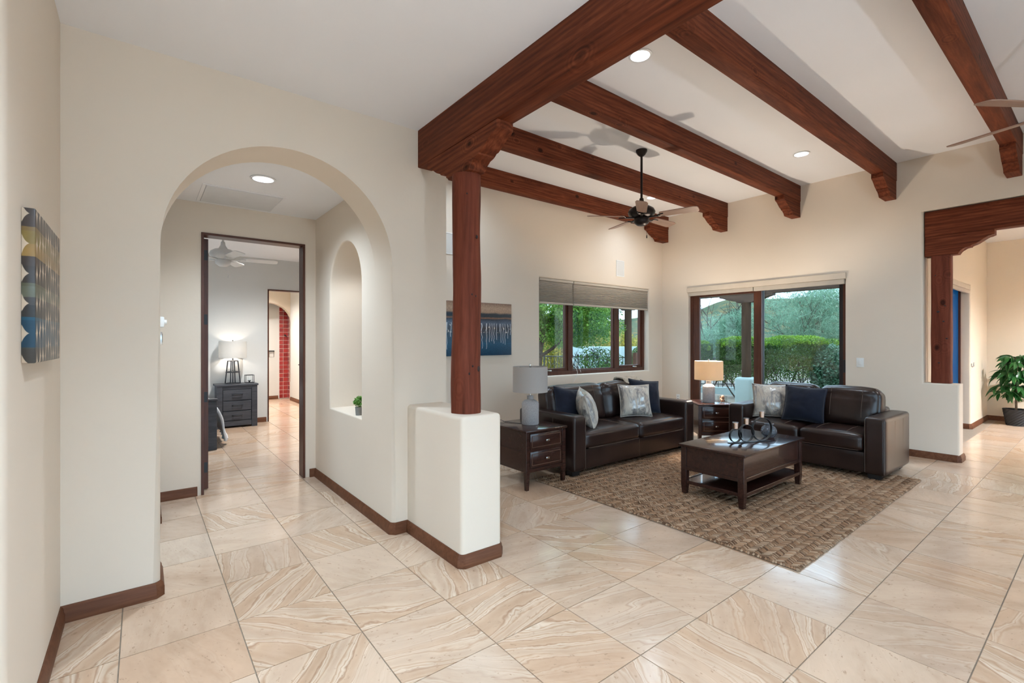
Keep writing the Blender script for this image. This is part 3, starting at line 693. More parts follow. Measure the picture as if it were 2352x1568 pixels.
tg = B(); lathe(tg, [(0, 0), (.012, -.01), (.010, -.04), (0, -.045)], 8); link('tassel', tg, m_black, s2, 60, (.095, -.03, -1.15))
cd = B(); tube(cd, smooth_path([(.05, -.03, -1.30), (.03, -.045, -1.36), (.05, -.06, -1.45), (-.02, -.06, -1.56), (-.05, -.06, -1.60)]), .003, 5); tube(cd, smooth_path([(.06, -.03, -1.30), (.10, -.045, -1.36), (.13, -.06, -1.44)]), .003, 5)
link('loop_cord', cd, m_white, s2)
# patio sliding door
w2 = thing('window_2', 'two-panel brown patio sliding door', 'window', (7.78, SY0, 0)); w2['kind'] = 'structure'
SW = SY1 - SY0
def yb(a, b, x0, x1, z0, z1, bev=.004): return bx(x0, x1, a, b, z0, z1, bev)
m_darkframe = M('dark_bronze_frame', (.018, .014, .016), .4)
link('frame', yb(0, .05, .0, .14, 0, SZ), m_frame, w2); link('frame', yb(SW - .05, SW, .0, .14, 0, SZ), m_frame, w2)
link('frame', yb(.05, SW - .05, .0, .14, SZ - .06, SZ), m_frame, w2); link('sill', yb(.05, SW - .05, .0, .14, 0, .03), m_darkframe, w2)
def slide(y0, y1, x, nm, mt, s=.10):
    pn = B(); box(pn, x, x + .05, y0, y0 + s, .03, SZ - .06, .004); box(pn, x, x + .05, y1 - s, y1, .03, SZ - .06, .004); box(pn, x, x + .05, y0 + s, y1 - s, .03, .18, .004); box(pn, x, x + .05, y0 + s, y1 - s, SZ - .06 - s, SZ - .06, .004)
    o = link(nm, pn, mt, w2); link('pane', yb(y0 + s, y1 - s, x + .02, x + .027, .18, SZ - .06 - s, 0), m_glass, o); return o
slide(1.17, SW - .05, .01, 'sliding_panel', m_frame, .12); fp = slide(.05, 1.24, .075, 'fixed_panel', m_darkframe, .07)
link('strike', yb(.012, .045, -.01, .004, 1.02, 1.20, .002), m_darkframe, w2)
v = thing('door_valance', 'long beige fabric valance and raised shade above the patio slider', 'shade', (7.715, SY0 - .01, SZ - .005))
link('head_box', bx(-.03, .03, 0, SW + .02, -.085, 0, .004), m_valance, v); link('shade_stack', bx(-.018, .03, .02, 1.26, -.155, -.085, .006), m_shade, v); link('shade_stack', bx(-.016, .03, 1.27, SW, -.150, -.085, .006), m_shade, v)
# side-room glass door in its recess
d3 = thing('door_3', 'tall glass door with sky blue painted into its pane, in the recess of the side room', 'door', (9.255, 1.62, 0)); d3['kind'] = 'structure'
m_blue = NT('sky_blue_pane'); m_blue.pr(Base_Color=(.015, .10, .22), Roughness=.3, Specular_IOR_Level=.5)  # blue of the sky behind the screen is put into the pane colour
mx_ = m_blue.n('ShaderNodeMixShader', {0: .75, 1: m_blue.p.outputs[0], 2: m_blue.n('ShaderNodeBsdfTranslucent', {'Color': (.045, .25, .40)}).outputs[0]}); m_blue.t.links.new(mx_.outputs[0], m_blue.out.inputs[0]); m_blue = m_blue.m
link('frame', bx(0, .04, 0, .08, 0, 2.38, .003), m_frame, d3); link('frame', bx(1.575, 1.605, 0, .08, 0, 2.38, .003), m_frame, d3); link('frame', bx(.04, 1.575, 0, .08, 2.33, 2.38, .003), m_frame, d3)
link('pane', bx(.04, 1.575, .03, .045, .02, 2.33), m_blue, d3)
v = thing('side_valance', 'cream shade box above the glass door showing sky blue', 'shade', (9.26, 1.50, 2.385)); link('head_box', bx(0, 1.595, .0, .06, -.075, 0, .004), m_valance, v); link('shade_roll', bx(.01, 1.585, .01, .05, -.13, -.075, .006), m_shade, v)
cl = thing('cord_cleat', 'small metal cord cleat on the wall beside the glass door showing sky blue', 'cleat', (10.90, 1.50, 1.06)); link('plate', bx(-.02, .03, -.006, 0, -.02, .03, .002), m_chrome, cl); tb = B(); tube(tb, [(.005, -.006, -.03), (.005, -.03, -.01), (.005, -.03, .05)], .009); link('hook', tb, m_chrome, cl, 60)
# glazing behind the camera, bedroom and alcove windows
def plain_window(nm, axis, u0, u1, z0, z1, t, label, n):
    o = thing(nm, label, 'window'); o['kind'] = 'structure'; st = (u1 - u0) / n
    for k in range(n + 1):
        c = u0 + k * st; a, b = max(u0, c - .05), min(u1, c + .05)
        link('mullion', bx(a, b, t - .04, t + .04, z0, z1) if axis == 'y' else bx(t - .04, t + .04, a, b, z0, z1), m_frame, o)
    link('rail', bx(u0, u1, t - .04, t + .04, z1 - .08, z1) if axis == 'y' else bx(t - .04, t + .04, u0, u1, z1 - .08, z1), m_frame, o)
    for k in range(n): link('pane', bx(u0 + k * st + .05, u0 + (k + 1) * st - .05, t, t + .006, z0, z1 - .08) if axis == 'y' else bx(t, t + .006, u0 + k * st + .05, u0 + (k + 1) * st - .05, z0, z1 - .08), m_glass, o)
plain_window('window_3', 'y', gx[0], gx[-1], 0, zt, -4.1, 'patio glazing behind the camera', 4)
plain_window('window_4', 'x', -3.6, .4, 0, 2.75, -4.1, 'glazed entry behind the camera', 3)
plain_window('window_5', 'x', 6.3, 8.9, .4, 2.5, -3.1, 'bedroom window, out of view', 2)
plain_window('window_6', 'x', 3.9, 4.8, .2, 2.4, -1.78, 'alcove window, out of view', 1)

# ------------------------------------------------------------------ WALL FITTINGS AND ART
art = link('canvas_painting', bx(0, .036, 0, .628, 0, .545, .004, 2), canvas_mat('oval_painting'), None, 40, (-.33, 2.347, 1.375)); tag(art, 'thick abstract canvas of dark ovals in brown, ochre and blue on the left wall', 'painting')
art = link('canvas_painting', bx(0, 1.17, -.032, 0, 0, .71, .003, 2), drip_mat('drip_painting'), None, 40, (2.925, 5.277, 1.268)); tag(art, 'abstract canvas with brown band and white drips on blue, behind the round post', 'painting')
def grille(label, x0, x1, z0, z1, cat='vent'):
    t = thing('wall_grille', label, cat, (x0, 5.28, z0), 0, 'flush white wall grilles'); w, h = x1 - x0, z1 - z0
    bm = B(); 
    for q in ((0, w, 0, .012), (0, w, h - .012, h), (0, .012, .012, h - .012), (w - .012, w, .012, h - .012)): box(bm, q[0], q[1], -.008, 0, q[2], q[3], .002)
    link('frame', bm, m_white, t); link('mesh_panel', bx(.012, w - .012, -.004, 0, .012, h - .012), M('grille_mesh', (.66, .63, .58), .6, .05, 300), t)
grille('flush white speaker grille high on the wall above the sofa window', 6.395, 6.60, 2.575, 2.85, 'speaker'); grille('flush white speaker grille half hidden behind the round post', 2.95, 3.165, 2.575, 2.85, 'speaker')
def plate(name, label, cat, loc, rotz, w, h, kind, grp=None):
    t = thing(name, label, cat, loc, rotz, grp); link('plate', bx(-w / 2, w / 2, -.007, 0, -h / 2, h / 2, .003), m_white, t, 40)
    if kind == 'rocker': link('rocker', bx(-.016, .016, -.013, -.006, -.033, .033, .003), m_white, t, 40)
    if kind == 'outlet':
        for z in (-.02, .02):
            o = link('socket', bx(-.016, .016, -.010, -.006, z - .014, z + .014, .003), m_white, t, 40); link('slots', bx(-.007, .007, -.0108, -.0098, z - .005, z + .005), m_black, o)
    return t
plate('light_switch', 'white rocker light switch between slider and right opening', 'switch', (7.72, 2.16, 1.17), -PI / 2, .085, .125, 'rocker')
plate('wall_outlet', 'white wall outlet left of the patio slider', 'outlet', (7.72, 4.94, .44), -PI / 2, .07, .115, 'outlet', 'wall outlets')
# on the hall's left wall, seen edge-on
th = thing('thermostat', 'white thermostat on the left inside edge of the hall', 'thermostat', (.108, 5.05, 1.62), PI / 2)
link('housing', bx(-.05, .05, -.045, 0, -.045, .045, .01), m_white, th, 40); bm = B(); lathe(bm, [(0, 0), (.022, 0), (.020, .018), (0, .019)], 20); ok = link('dial', bm, m_white, th, 50, (0, -.045, 0)); ok.rotation_euler = (PI / 2, 0, 0)
kp = thing('keypad', 'small grey keypad under the thermostat at the hall edge', 'keypad', (.108, 5.05, 1.48), PI / 2); link('housing', bx(-.03, .03, -.032, 0, -.055, .055, .004), m_chrome, kp, 40); link('screen', bx(-.024, .024, -.034, -.031, -.035, .04), m_black, kp)
ap = thing('access_panel', 'flat rectangular access panel in the hall ceiling', 'panel', (.40, 4.68, 2.77)); link('lid', bx(.03, .62, .03, .58, -.010, 0, .003), M('panel_white', (.70, .70, .71), .6, .02), ap)
bm = B()
for q in ((0, .65, 0, .026), (0, .65, .584, .61), (0, .026, .026, .584), (.624, .65, .026, .584)): box(bm, q[0], q[1], q[2], q[3], -.006, 0, .002)
link('frame', bm, m_ceil, ap)

# ------------------------------------------------------------------ CEILING FANS
def fan(name, label, loc, m_body, m_blade, rod, ang, R=.66, group=None, drop=.0):
    t = thing(name, label, 'ceiling fan', loc, 0, group)          # origin at the ceiling
    bm = B(); lathe(bm, [(0, 0), (.068, 0), (.066, -.02), (.045, -.055), (.022, -.075), (.0, -.076)], 28); link('canopy', bm, m_body, t, 50)
    bm = B(); tube(bm, [(0, 0, -.06), (0, 0, -rod)], .0135, 14); link('downrod', bm, m_body, t, 60)
    z = -rod
    bm = B(); lathe(bm, [(.018, .05), (.024, .045), (.03, .0), (.055, -.045), (.075, -.055), (.0, -.056)], 28); link('coupling', bm, m_body, t, 50, (0, 0, z))
    z -= .05
    bm = B(); lathe(bm, [(0, 0), (.10, -.006), (.145, -.035), (.162, -.07), (.155, -.10), (.115, -.13), (.07, -.145), (.0, -.146)], 36); link('motor', bm, m_body, t, 50, (0, 0, z))
    zb = z - .135
    bm = B(); lathe(bm, [(0, 0), (.085, 0), (.092, -.02), (.088, -.055), (.05, -.085), (.0, -.092)], 32); link('switch_cup', bm, m_body, t, 50, (0, 0, zb - .01))
    for k in range(5):
        a = ang + k * 2 * PI / 5
        br = B(); box(br, .08, .20, -.016, .016, -.012, .002, .004); tube(br, [(.19, 0, -.004), (.22, .042, 0), (.27, .045, .002)], .007, 6); tube(br, [(.19, 0, -.004), (.22, -.042, 0), (.27, -.045, .002)], .007, 6)
        o = link('blade_arm', br, m_body, t, 50, (0, 0, zb), a)
        bl = B(); r0, r1 = .22, R; pts = [(r0, -.048), (r0 + .02, -.056), (r1 - .05, -.070), (r1 - .008, -.055), (r1, -.03), (r1, .03), (r1 - .008, .055), (r1 - .05, .070), (r0 + .02, .056), (r0, .048)]
        prism(bl, pts, 'z', .004, .012, .002, lambda p, q: True, 1)
        bmesh.ops.rotate(bl, verts=bl.verts[:], cent=(0, 0, .004), matrix=Matrix.Rotation(math.radians(-13), 3, 'X'))
        link('blade', bl, m_blade, t, 30, (0, 0, zb + .002), a)
    bm = B(); tube(bm, [(.05, -.03, zb - .06), (.055, -.035, zb - .21)], .0016, 6); ch = link('pull_chain', bm, m_body, t, 60); bm = B(); lathe(bm, [(0, 0), (.006, -.004), (.007, -.035), (0, -.04)], 10); link('chain_pull', bm, m_body, ch, 60, (.055, -.035, zb - .21))
    return t
m_bronze = M('oil_rubbed_bronze', (.022, .015, .013), .35, .1, 20, .6); m_bl = fan_blade((.30, .185, .135)); m_fanw = M('fan_white', (.72, .72, .71), .45, .02)
A0 = math.radians(-143.3)
fan('ceiling_fan', 'bronze five-blade ceiling fan hanging over the sofa and coffee table', (4.77, 3.55, 3.77), m_bronze, m_bl, .63, A0, .66, 'bronze ceiling fans of the living room')
fan('ceiling_fan', 'bronze ceiling fan at the right edge, only blade tips in view', (4.75, .15, 3.77), m_bronze, m_bl, .63, math.radians(74), .68, 'bronze ceiling fans of the living room')
fan('ceiling_fan', 'white ceiling fan seen in the bedroom through the doorway', (.862, 7.4, 2.965), m_fanw, m_fanw, .22, math.radians(-8), .66)

# unseen uplighter added in the foyer to brighten ceiling and upper walls
def fill_torchiere(label, loc, power):
    t = thing('fill_floor_lamp', label, 'lamp', loc, 0, 'added fill uplighters'); bm = B(); lathe(bm, [(0, 0), (.15, 0), (.15, .015), (.03, .03), (0, .03)], 28); link('base', bm, m_bronze, t, 40)
    bm = B(); tube(bm, [(0, 0, .02), (0, 0, 1.70)], .012, 10); link('pole', bm, m_bronze, t, 60)
    bm = B(); lathe(bm, [(.02, 1.68), (.10, 1.71), (.17, 1.78), (.175, 1.785), (.10, 1.72), (.02, 1.69)], 32, closed=True); link('bowl', bm, m_white, t, 60)
    l = bpy.data.lights.new('fill_uplight', 'POINT'); l.energy = power; l.color = WARM; l.shadow_soft_size = .05; o = bpy.data.objects.new('fill_uplight', l); COL.objects.link(o); o.parent = t; o.location = (0, 0, 1.755)
fill_torchiere('added unseen bronze uplighter behind the camera, brightening ceiling and upper walls', (.9, -1.7, 0), 125)

# ------------------------------------------------------------------ RUG
def jute(name, col):
    t = NT(name); g_ = t.n('ShaderNodeNewGeometry'); c = t.ramp(g_.outputs['Random Per Island'], [(0, tuple(q * .7 for q in col)), (1, tuple(q * 1.25 for q in col))])
    t.pr(Base_Color=c, Roughness=.88, Specular_IOR_Level=.2); t.bump(t.noise(t.coord(), 240, 2), .5, .004); return t.m
m_jutes = [jute('jute_dark', (.17, .093, .052)), jute('jute_mid', (.30, .175, .10)), jute('jute_light', (.40, .275, .18))]
rug = thing('jute_rug', 'large braided jute rug with herringbone weave under the coffee table', 'rug', (3.275, 1.25, 0), math.radians(.35))
RW, RD = 3.13, 2.52
bm = B(); nx, ny = 60, 50; gr = []
for i in range(nx + 1):
    gr.append([bm.verts.new((RW * i / nx + .010 * noise.noise((0, j * .9, i // nx * 7.0)) * (i in (0, nx)), RD * j / ny + .012 * noise.noise((i * .9, 0, j // ny * 5.0)) * (j in (0, ny)), .006)) for j in range(ny + 1)])
for i in range(nx):
    for j in range(ny): bm.faces.new((gr[i][j], gr[i + 1][j], gr[i + 1][j + 1], gr[i][j + 1]))
r = bmesh.ops.extrude_face_region(bm, geom=bm.faces[:]); bmesh.ops.translate(bm, verts=[q for q in r['geom'] if isinstance(q, bmesh.types.BMVert)], vec=(0, 0, -.005))
link('backing', bm, M('jute_backing', (.14, .09, .055), .9, .2, 60), rug)
# stitches: short fat yarn lozenges in chevron rows running along x
vs, fs = [], []
mi = []
def stitch(x, y, a, L, w, h, z, k=None):
    mi.extend([random.choice((0, 1, 1, 2, 2)) if k is None else k] * 6)
    ca, sa = math.cos(a), math.sin(a); b = len(vs)
    for (u, v, q) in ((-L / 2, 0, .2), (-L * .3, -w / 2, .45), (-L * .3, 0, 1), (-L * .3, w / 2, .45), (L * .3, -w / 2, .45), (L * .3, 0, 1), (L * .3, w / 2, .45), (L / 2, 0, .2)):
        vs.append((x + u * ca - v * sa, y + u * sa + v * ca, z + h * q))
    fs.extend([(b, b + 1, b + 2), (b, b + 2, b + 3), (b + 1, b + 4, b + 5, b + 2), (b + 2, b + 5, b + 6, b + 3), (b + 4, b + 7, b + 5), (b + 5, b + 7, b + 6)])
row = .047; ys = np.arange(row / 2, RD, row)
for jr, y in enumerate(ys):
    s = 1 if jr % 2 else -1
    for kx, x in enumerate(np.arange(.012, RW - .005, .0142)):
        stitch(x + random.uniform(-.003, .003), y + random.uniform(-.003, .003), s * (.92 + random.uniform(-.08, .08)),   .070, .0125 + random.uniform(-.002, .002), .0125 + random.uniform(-.003, .003), .004, random.choice((1, 2, 2)) if kx % 2 else random.choice((0, 1, 1)))
for y0 in (0, RD):       # bound edges
    for x in np.arange(.0, RW, .016): stitch(x, y0 + random.uniform(-.004, .004), 1.2, .034, .018, .014, .002)
for x0 in (0, RW):
    for y in np.arange(.0, RD, .016): stitch(x0 + random.uniform(-.004, .004), y, .35, .034, .018, .014, .002)
me = bpy.data.meshes.new('weave'); me.from_pydata(vs, [], fs); [me.materials.append(q) for q in m_jutes]; me.polygons.foreach_set('material_index', np.array(mi, dtype=np.int32)); o = bpy.data.objects.new('weave', me); COL.objects.link(o); o.parent = rug; o['kind'] = 'stuff'; me.shade_smooth()

# ------------------------------------------------------------------ SOFAS
def seams(sm, parent):
    for pts, r_ in sm:
        q = B(); tube(q, pts, r_, 5); link('seam', q, m_thread, parent, 60)
def sofa(name, label, loc, rotz, W, D=.92):
    t = thing(name, label, 'sofa', loc, rotz, 'dark brown leather sofas'); aw = .19; z0 = .055
    for x in (0, W - aw):
        o = B(); cushion(o, (x + aw / 2, D / 2, (z0 + .645) / 2), (aw, D, .645 - z0), .028, 12, lambda p: (p.x * .004 * (1 - p.y ** 2), 0, .006 * (1 - p.x ** 2) * (p.z > .9)))
        a = link('arm', o, m_leather, t, 60)
        xo = x if x == 0 else x + aw; sm = []; d = -.001 if x == 0 else .001
        for yy in (.32, .62): sm.append(([(xo + d, yy, z0 + .03), (xo + d * 3, yy, .60)], .0022))
        for xx in (x + .012, x + aw - .012): sm.append(([(xx, -.0005, z0 + .02), (xx, -.001, .625)], .0022))
        seams(sm, a)
        for yy in (.05, D - .13):
            f = B(); x0 = x + .03
            prism(f, [(x0, 0), (x0 + .10, 0), (x0 + .12, .06), (x0 - .01, .06)], 'y', yy, yy + .09); link('foot', f, m_foot, t)
    ix0, ix1 = aw, W - aw; mid = (ix0 + ix1) / 2
    o = B(); cushion(o, (mid, .03 + (D - .08) / 2, (z0 + .275) / 2), (ix1 - ix0, D - .08, .275 - z0), .014, 6); r = link('base_rail', o, m_leather, t, 60)
    sm = []; sm.append(([(mid, .0295, z0 + .01), (mid, .0295, .265)], .002)); seams(sm, r)
    o = B(); cushion(o, (mid, D - .10, (z0 + .70) / 2), (ix1 - ix0 + .04, .18, .70 - z0), .05, 8); link('back_frame', o, m_leather, t, 60)
    for k, (a, b) in enumerate(((ix0 + .003, mid - .002), (mid + .002, ix1 - .003))):
        w = b - a; c = (a + b) / 2
        def fs_(p, k=k): return (0, -.012 * (1 - p.x ** 2) * (p.y < -.8), .028 * (1 - p.x ** 4) * (1 - abs(p.y) ** 3) * (p.z > 0) + .004 * noise.noise((p.x * 3 + k * 5, p.y * 3, 2)) * (p.z > .2))
        o = B(); cushion(o, (c, .33, .365), (w, .64, .175), .045, 14, fs_); q = link('seat_cushion', o, m_leather, t, 170)
        sm = []
        for xx in (c - w * .23, c + w * .23):
            sm.append(([(xx, .05 + .5 * i / 8, .4535 + .0275 * (1 - (abs((xx - c) / (w / 2))) ** 4) * (1 - abs((.05 + .5 * i / 8 - .33) / .32) ** 3)) for i in range(9)], .0028))
        sm.append(([(a + .04 + (w - .08) * i / 10, .004 - .012 * (1 - ((a + .04 + (w - .08) * i / 10 - c) / (w / 2)) ** 2), .290) for i in range(11)], .0022))
        seams(sm, q)
        # back cushion: lower panel and puffy top roll
        def fb(p, k=k):
            n_ = noise.noise((p.x * 2.3 + k * 9, p.z * 2.1, 4.0)); s_ = (1 - abs(p.x) ** 5) * (1 - abs(p.z) ** 4)
            dent = -.020 * math.exp(-((p.z - .52) / .07) ** 2) * (p.y < 0)
            return (.012 * p.x * (1 - p.z ** 2), (-.05 * s_ + .010 * n_ - dent * 1.0) if p.y < 0 else .01 * s_, -.022 * abs(p.x) ** 4 * (p.z > .5) + .010 * n_ * (p.z > .6))
        o = B(); cushion(o, (0, 0, 0), (w, .25, .50), .085, 18, fb)
        bmesh.ops.rotate(o, verts=o.verts[:], cent=(0, 0, -.25), matrix=Matrix.Rotation(math.radians(-11), 3, 'X'))
        bmesh.ops.translate(o, verts=o.verts[:], vec=(c, .64, .665)); q = link('back_cushion', o, m_leather, t, 170)
        sm = []; R = Matrix.Rotation(math.radians(-11), 3, 'X')
        def on(x, z):
            px_, pz_ = x / (w / 2), z / .25; s_ = (1 - abs(px_) ** 5) * (1 - abs(pz_) ** 4); y = -.125 - .05 * s_ + .020 * math.exp(-((pz_ - .52) / .07) ** 2) + .010 * noise.noise((px_ * 2.3 + k * 9, pz_ * 2.1, 4.0)) - .0005
            v_ = R @ (Vector((x, y, z + .25))) ; return v_ + Vector((c, .64, .415))
        sm.append(([on(-w * .44 + w * .88 * i / 14, .13) for i in range(15)], .0026))
        for fx in (-.25, .25): sm.append(([on(w * fx, -.12 + .33 * i / 10) for i in range(11)], .0022))
        seams(sm, q)
    return t
sofa('leather_sofa', 'long dark brown leather sofa under the window with four pillows', (3.585, 3.525, .012), 0, 2.30)
sofa('leather_loveseat', 'shorter dark brown leather loveseat in front of the patio slider', (5.975, 3.10, .012), -PI / 2, 1.645)

# pillows
def velvet(name, a, b):
    t = NT(name); t.pr(Base_Color=t.ramp(t.noise(t.coord(), 7, 4, .6), [(.3, a), (.7, b)]), Roughness=.8, Sheen_Weight=.12, Specular_IOR_Level=.2); t.bump(t.noise(t.coord(), 12, 3), .3, .01); return t.m
def foil(name):
    t = NT(name); v = t.coord((1, 1, .38)); n_ = t.noise(v, 9, 6, .7, .8); k = t.ramp(n_, [(.46, (0, 0, 0)), (.52, (1, 1, 1)), (.57, (1, 1, 1)), (.62, (0, 0, 0))]); k2 = t.ramp(t.noise(v, 21, 4, .7, 1.0), [(.5, (0, 0, 0)), (.6, (1, 1, 1))])
    c = t.mix(k, (.56, .49, .41), (.33, .31, .30)); c = t.mix(t.math('MULTIPLY', k2, .5), c, (.78, .72, .62))
    t.pr(Base_Color=c, Roughness=t.ramp(k, [(0, (.6, .6, .6)), (1, (.28, .28, .28))]), Metallic=t.math('MULTIPLY', k, .55)); t.bump(n_, .25, .008); return t.m
m_navy = velvet('navy_velvet', (.005, .006, .013), (.011, .014, .028)); m_foil = foil('silver_foil_fabric'); m_pipe_n = M('navy_piping', (.010, .012, .028), .8); m_pipe_s = M('pale_piping', (.55, .49, .42), .6)
def pillow(label, loc, rot, s, m, mp, seed=0, th_=.105, grp='throw pillows'):
    bm = B(); n = 20; sides = []; h = s / 2
    def pos(u, v, sg):
        e = max(0, 1 - abs(u) ** 2.6) ** .55 * max(0, 1 - abs(v) ** 2.6) ** .55
        x = u * h * (1 - .075 * (1 - v * v)); z = v * h * (1 - .075 * (1 - u * u)); nn = noise.noise((u * 2.1 + seed, v * 2.1, sg * 3)) * .012 * e + .006 * noise.noise((u * 5 + seed, v * 5, sg)) * e
        sag = .02 * (1 - v) * .5 * e
        return (x, sg * (th_ * e + sag * .6 + nn), z + h)
    for sg in (-1, 1):
        g = [[bm.verts.new(pos(2 * i / n - 1, 2 * j / n - 1, sg)) for j in range(n + 1)] for i in range(n + 1)]
        for i in range(n):
            for j in range(n): bm.faces.new((g[i][j], g[i + 1][j], g[i + 1][j + 1], g[i][j + 1]))
    bmesh.ops.remove_doubles(bm, verts=bm.verts[:], dist=.0008)
    o = link('throw_pillow', bm, m, None, 170, loc); o.rotation_euler = rot; tag(o, label, 'pillow', grp)
    ring = [pos(t, -1, 0) for t in np.linspace(-1, 1, 14)[:-1]] + [pos(1, t, 0) for t in np.linspace(-1, 1, 14)[:-1]] + [pos(-t, 1, 0) for t in np.linspace(-1, 1, 14)[:-1]] + [pos(-1, -t, 0) for t in np.linspace(-1, 1, 14)[:-1]]
    pb = B(); tube(pb, ring, .005, 6, closed=True); link('piping', pb, mp, o, 60); return o
rd = math.radians
pillow('navy velvet pillow leaning in the left corner of the long sofa', (3.97, 3.93, .485), (rd(-20), rd(8), rd(-8)), .44, m_navy, m_pipe_n, 1)
pillow('silver foil pillow turned sideways in front of the left navy pillow', (4.13, 3.78, .485), (rd(-16), rd(-8), rd(52)), .42, m_foil, m_pipe_s, 5)
pillow('square silver foil pillow on the right half of the long sofa', (5.00, 3.80, .49), (rd(-16), rd(0), rd(-32)), .42, m_foil, m_pipe_s, 9)
pillow('navy velvet pillow behind the right silver pillow on the long sofa', (5.36, 3.92, .49), (rd(-18), rd(6), rd(-24)), .46, m_navy, m_pipe_n, 13)
pillow('silver foil pillow on the left seat of the loveseat', (6.33, 2.72, .49), (rd(-16), rd(0), rd(-62)), .43, m_foil, m_pipe_s, 17)
pillow('navy velvet pillow in the middle of the loveseat', (6.27, 2.34, .49), (rd(-20), rd(3), rd(-78)), .44, m_navy, m_pipe_n, 21)
# knitted throw over the right end of the long sofa back
m_throw = M('cream_knit', (.50, .41, .31), .9, .25, 40, 0, .8, 120)
bm = B(); n = 26; mm = 12; g = []
path = smooth_path([(0, -.20, -.30), (0, -.155, -.13), (0, -.10, -.02), (0, .0, .04), (0, .10, .03), (0, .16, -.10), (0, .17, -.30)], 6)
for i, p in enumerate(path):
    g.append([bm.verts.new((-.17 + .34 * j / mm + .012 * math.sin(i * .5 + j), p.y + .010 * noise.noise((i * .3, j * .5, 0)), p.z + .018 * math.sin(j * 1.35) * (.4 + .6 * math.sin(i * .2)) + .015 * noise.noise((i * .4, j * .6, 5)))) for j in range(mm + 1)])
for i in range(len(path) - 1):
    for j in range(mm): bm.faces.new((g[i][j], g[i + 1][j], g[i + 1][j + 1], g[i][j + 1]))
r = bmesh.ops.extrude_face_region(bm, geom=bm.faces[:]); bmesh.ops.translate(bm, verts=[q for q in r['geom'] if isinstance(q, bmesh.types.BMVert)], vec=(0, 0, .018))
o = link('throw_blanket', bm, m_throw, None, 170, (5.36, 4.22, .905)); tag(o, 'cream knitted throw draped over the right back cushion of the long sofa', 'blanket')

# ------------------------------------------------------------------ TABLES
def end_table(name, label, loc, rotz, W=.53, D=.60, Hh=.585):
    t = thing(name, label, 'end table', loc, rotz, 'espresso wood end tables')      # origin front-left floor corner, front faces -y
    link('top', bx(-.012, W + .012, -.012, D + .012, Hh - .022, Hh, .006), m_furn, t, 40)
    lg = .045
    for x in (0, W - lg):
        for y in (0, D - lg):
            l = B(); box(l, x, x + lg, y, y + lg, .17, Hh - .022, .003)
            v0 = [(x, y), (x + lg, y), (x + lg, y + lg), (x, y + lg)]; cx, cy = x + lg / 2, y + lg / 2
            a = [l.verts.new((q[0], q[1], .17)) for q in v0]; b = [l.verts.new((cx + (q[0] - cx) * .68, cy + (q[1] - cy) * .68, 0)) for q in v0]
            for i in range(4): l.faces.new((a[i], b[i], b[(i + 1) % 4], a[(i + 1) % 4]))
            l.faces.new(b); link('leg', l, m_furn, t)
    z0, z1 = .17, Hh - .022
    for x in (.008, W - .026):
        s = B(); box(s, x, x + .018, lg, D - lg, z0 + .02, z1 - .005); box(s, x - .004, x + .022, lg, D - lg, (z0 + z1) / 2 - .012, (z0 + z1) / 2 + .010, .002); link('side_panel', s, m_furn, t)
    link('back_panel', bx(lg, W - lg, D - .026, D - .008, z0 + .02, z1 - .005), m_furn, t)
    c = B(); box(c, lg, W - lg, .014, .03, z0, z1); link('front_frame', c, m_furn, t)
    link('bottom_rail', bx(lg, W - lg, .004, .02, z0, z0 + .035, .002), m_furn, t); link('bottom_panel', bx(.02, W - .02, .02, D - .02, z0, z0 + .015), m_furn, t)
    hh = (z1 - z0 - .035 - .03) / 2
    for k in range(2):
        a = z0 + .045 + k * (hh + .012); dr = link('drawer', bx(lg + .008, W - lg - .008, .002, .016, a, a + hh - .008, .003), m_furn, t, 40)
        fr_ = B(); x0, x1, za, zb_ = lg + .028, W - lg - .028, a + .020, a + hh - .028
        for q in ((x0, x1, za, za + .006), (x0, x1, zb_ - .006, zb_), (x0, x0 + .006, za, zb_), (x1 - .006, x1, za, zb_)): box(fr_, q[0], q[1], -.002, .004, q[2], q[3], .001)
        link('moulding', fr_, m_furnlite, dr); kb = B(); zc = (za + zb_) / 2; box(kb, W / 2 - .022, W / 2 + .022, -.022, -.012, zc - .010, zc + .010, .002); box(kb, W / 2 - .006, W / 2 + .006, -.014, .002, zc - .006, zc + .006); link('knob', kb, m_chrome, dr, 40)
    return t
end_table('end_table', 'espresso wood end table with two drawers left of the long sofa', (2.935, 3.525, 0), 0)
E2 = Vector((6.36, 3.565, 0)); e2r = -rd(42); off = Matrix.Rotation(e2r, 3, 'Z') @ Vector((.245, .27, 0))
end_table('end_table', 'espresso wood end table in the corner between sofa and loveseat', (E2.x - off.x, E2.y - off.y, 0), e2r, .49, .52, .60)
# coffee table
ct = thing('coffee_table', 'dark espresso coffee table with lower shelf on the jute rug', 'coffee table', (4.03, 1.945, .017)); CW, CD, CH = 1.25, .635, .468
link('table_top', bx(0, CW, 0, CD, CH - .024, CH, .006), m_furn, ct, 40)
lg = .055; i = .018
for x in (i, CW - i - lg):
    for y in (i, CD - i - lg):
        l = B(); box(l, x, x + lg, y, y + lg, .10, CH - .024, .003); v0 = [(x, y), (x + lg, y), (x + lg, y + lg), (x, y + lg)]; cx, cy = x + lg / 2, y + lg / 2
        a = [l.verts.new((q[0], q[1], .10)) for q in v0]; b = [l.verts.new((cx + (q[0] - cx) * .72, cy + (q[1] - cy) * .72, 0)) for q in v0]
        for k in range(4): l.faces.new((a[k], b[k], b[(k + 1) % 4], a[(k + 1) % 4]))
        l.faces.new(b); link('leg', l, m_furn, ct)
for y in (i + .012, CD - i - .03): link('apron', bx(i + lg, CW - i - lg, y, y + .018, .255, CH - .024, .002), m_furn, ct)
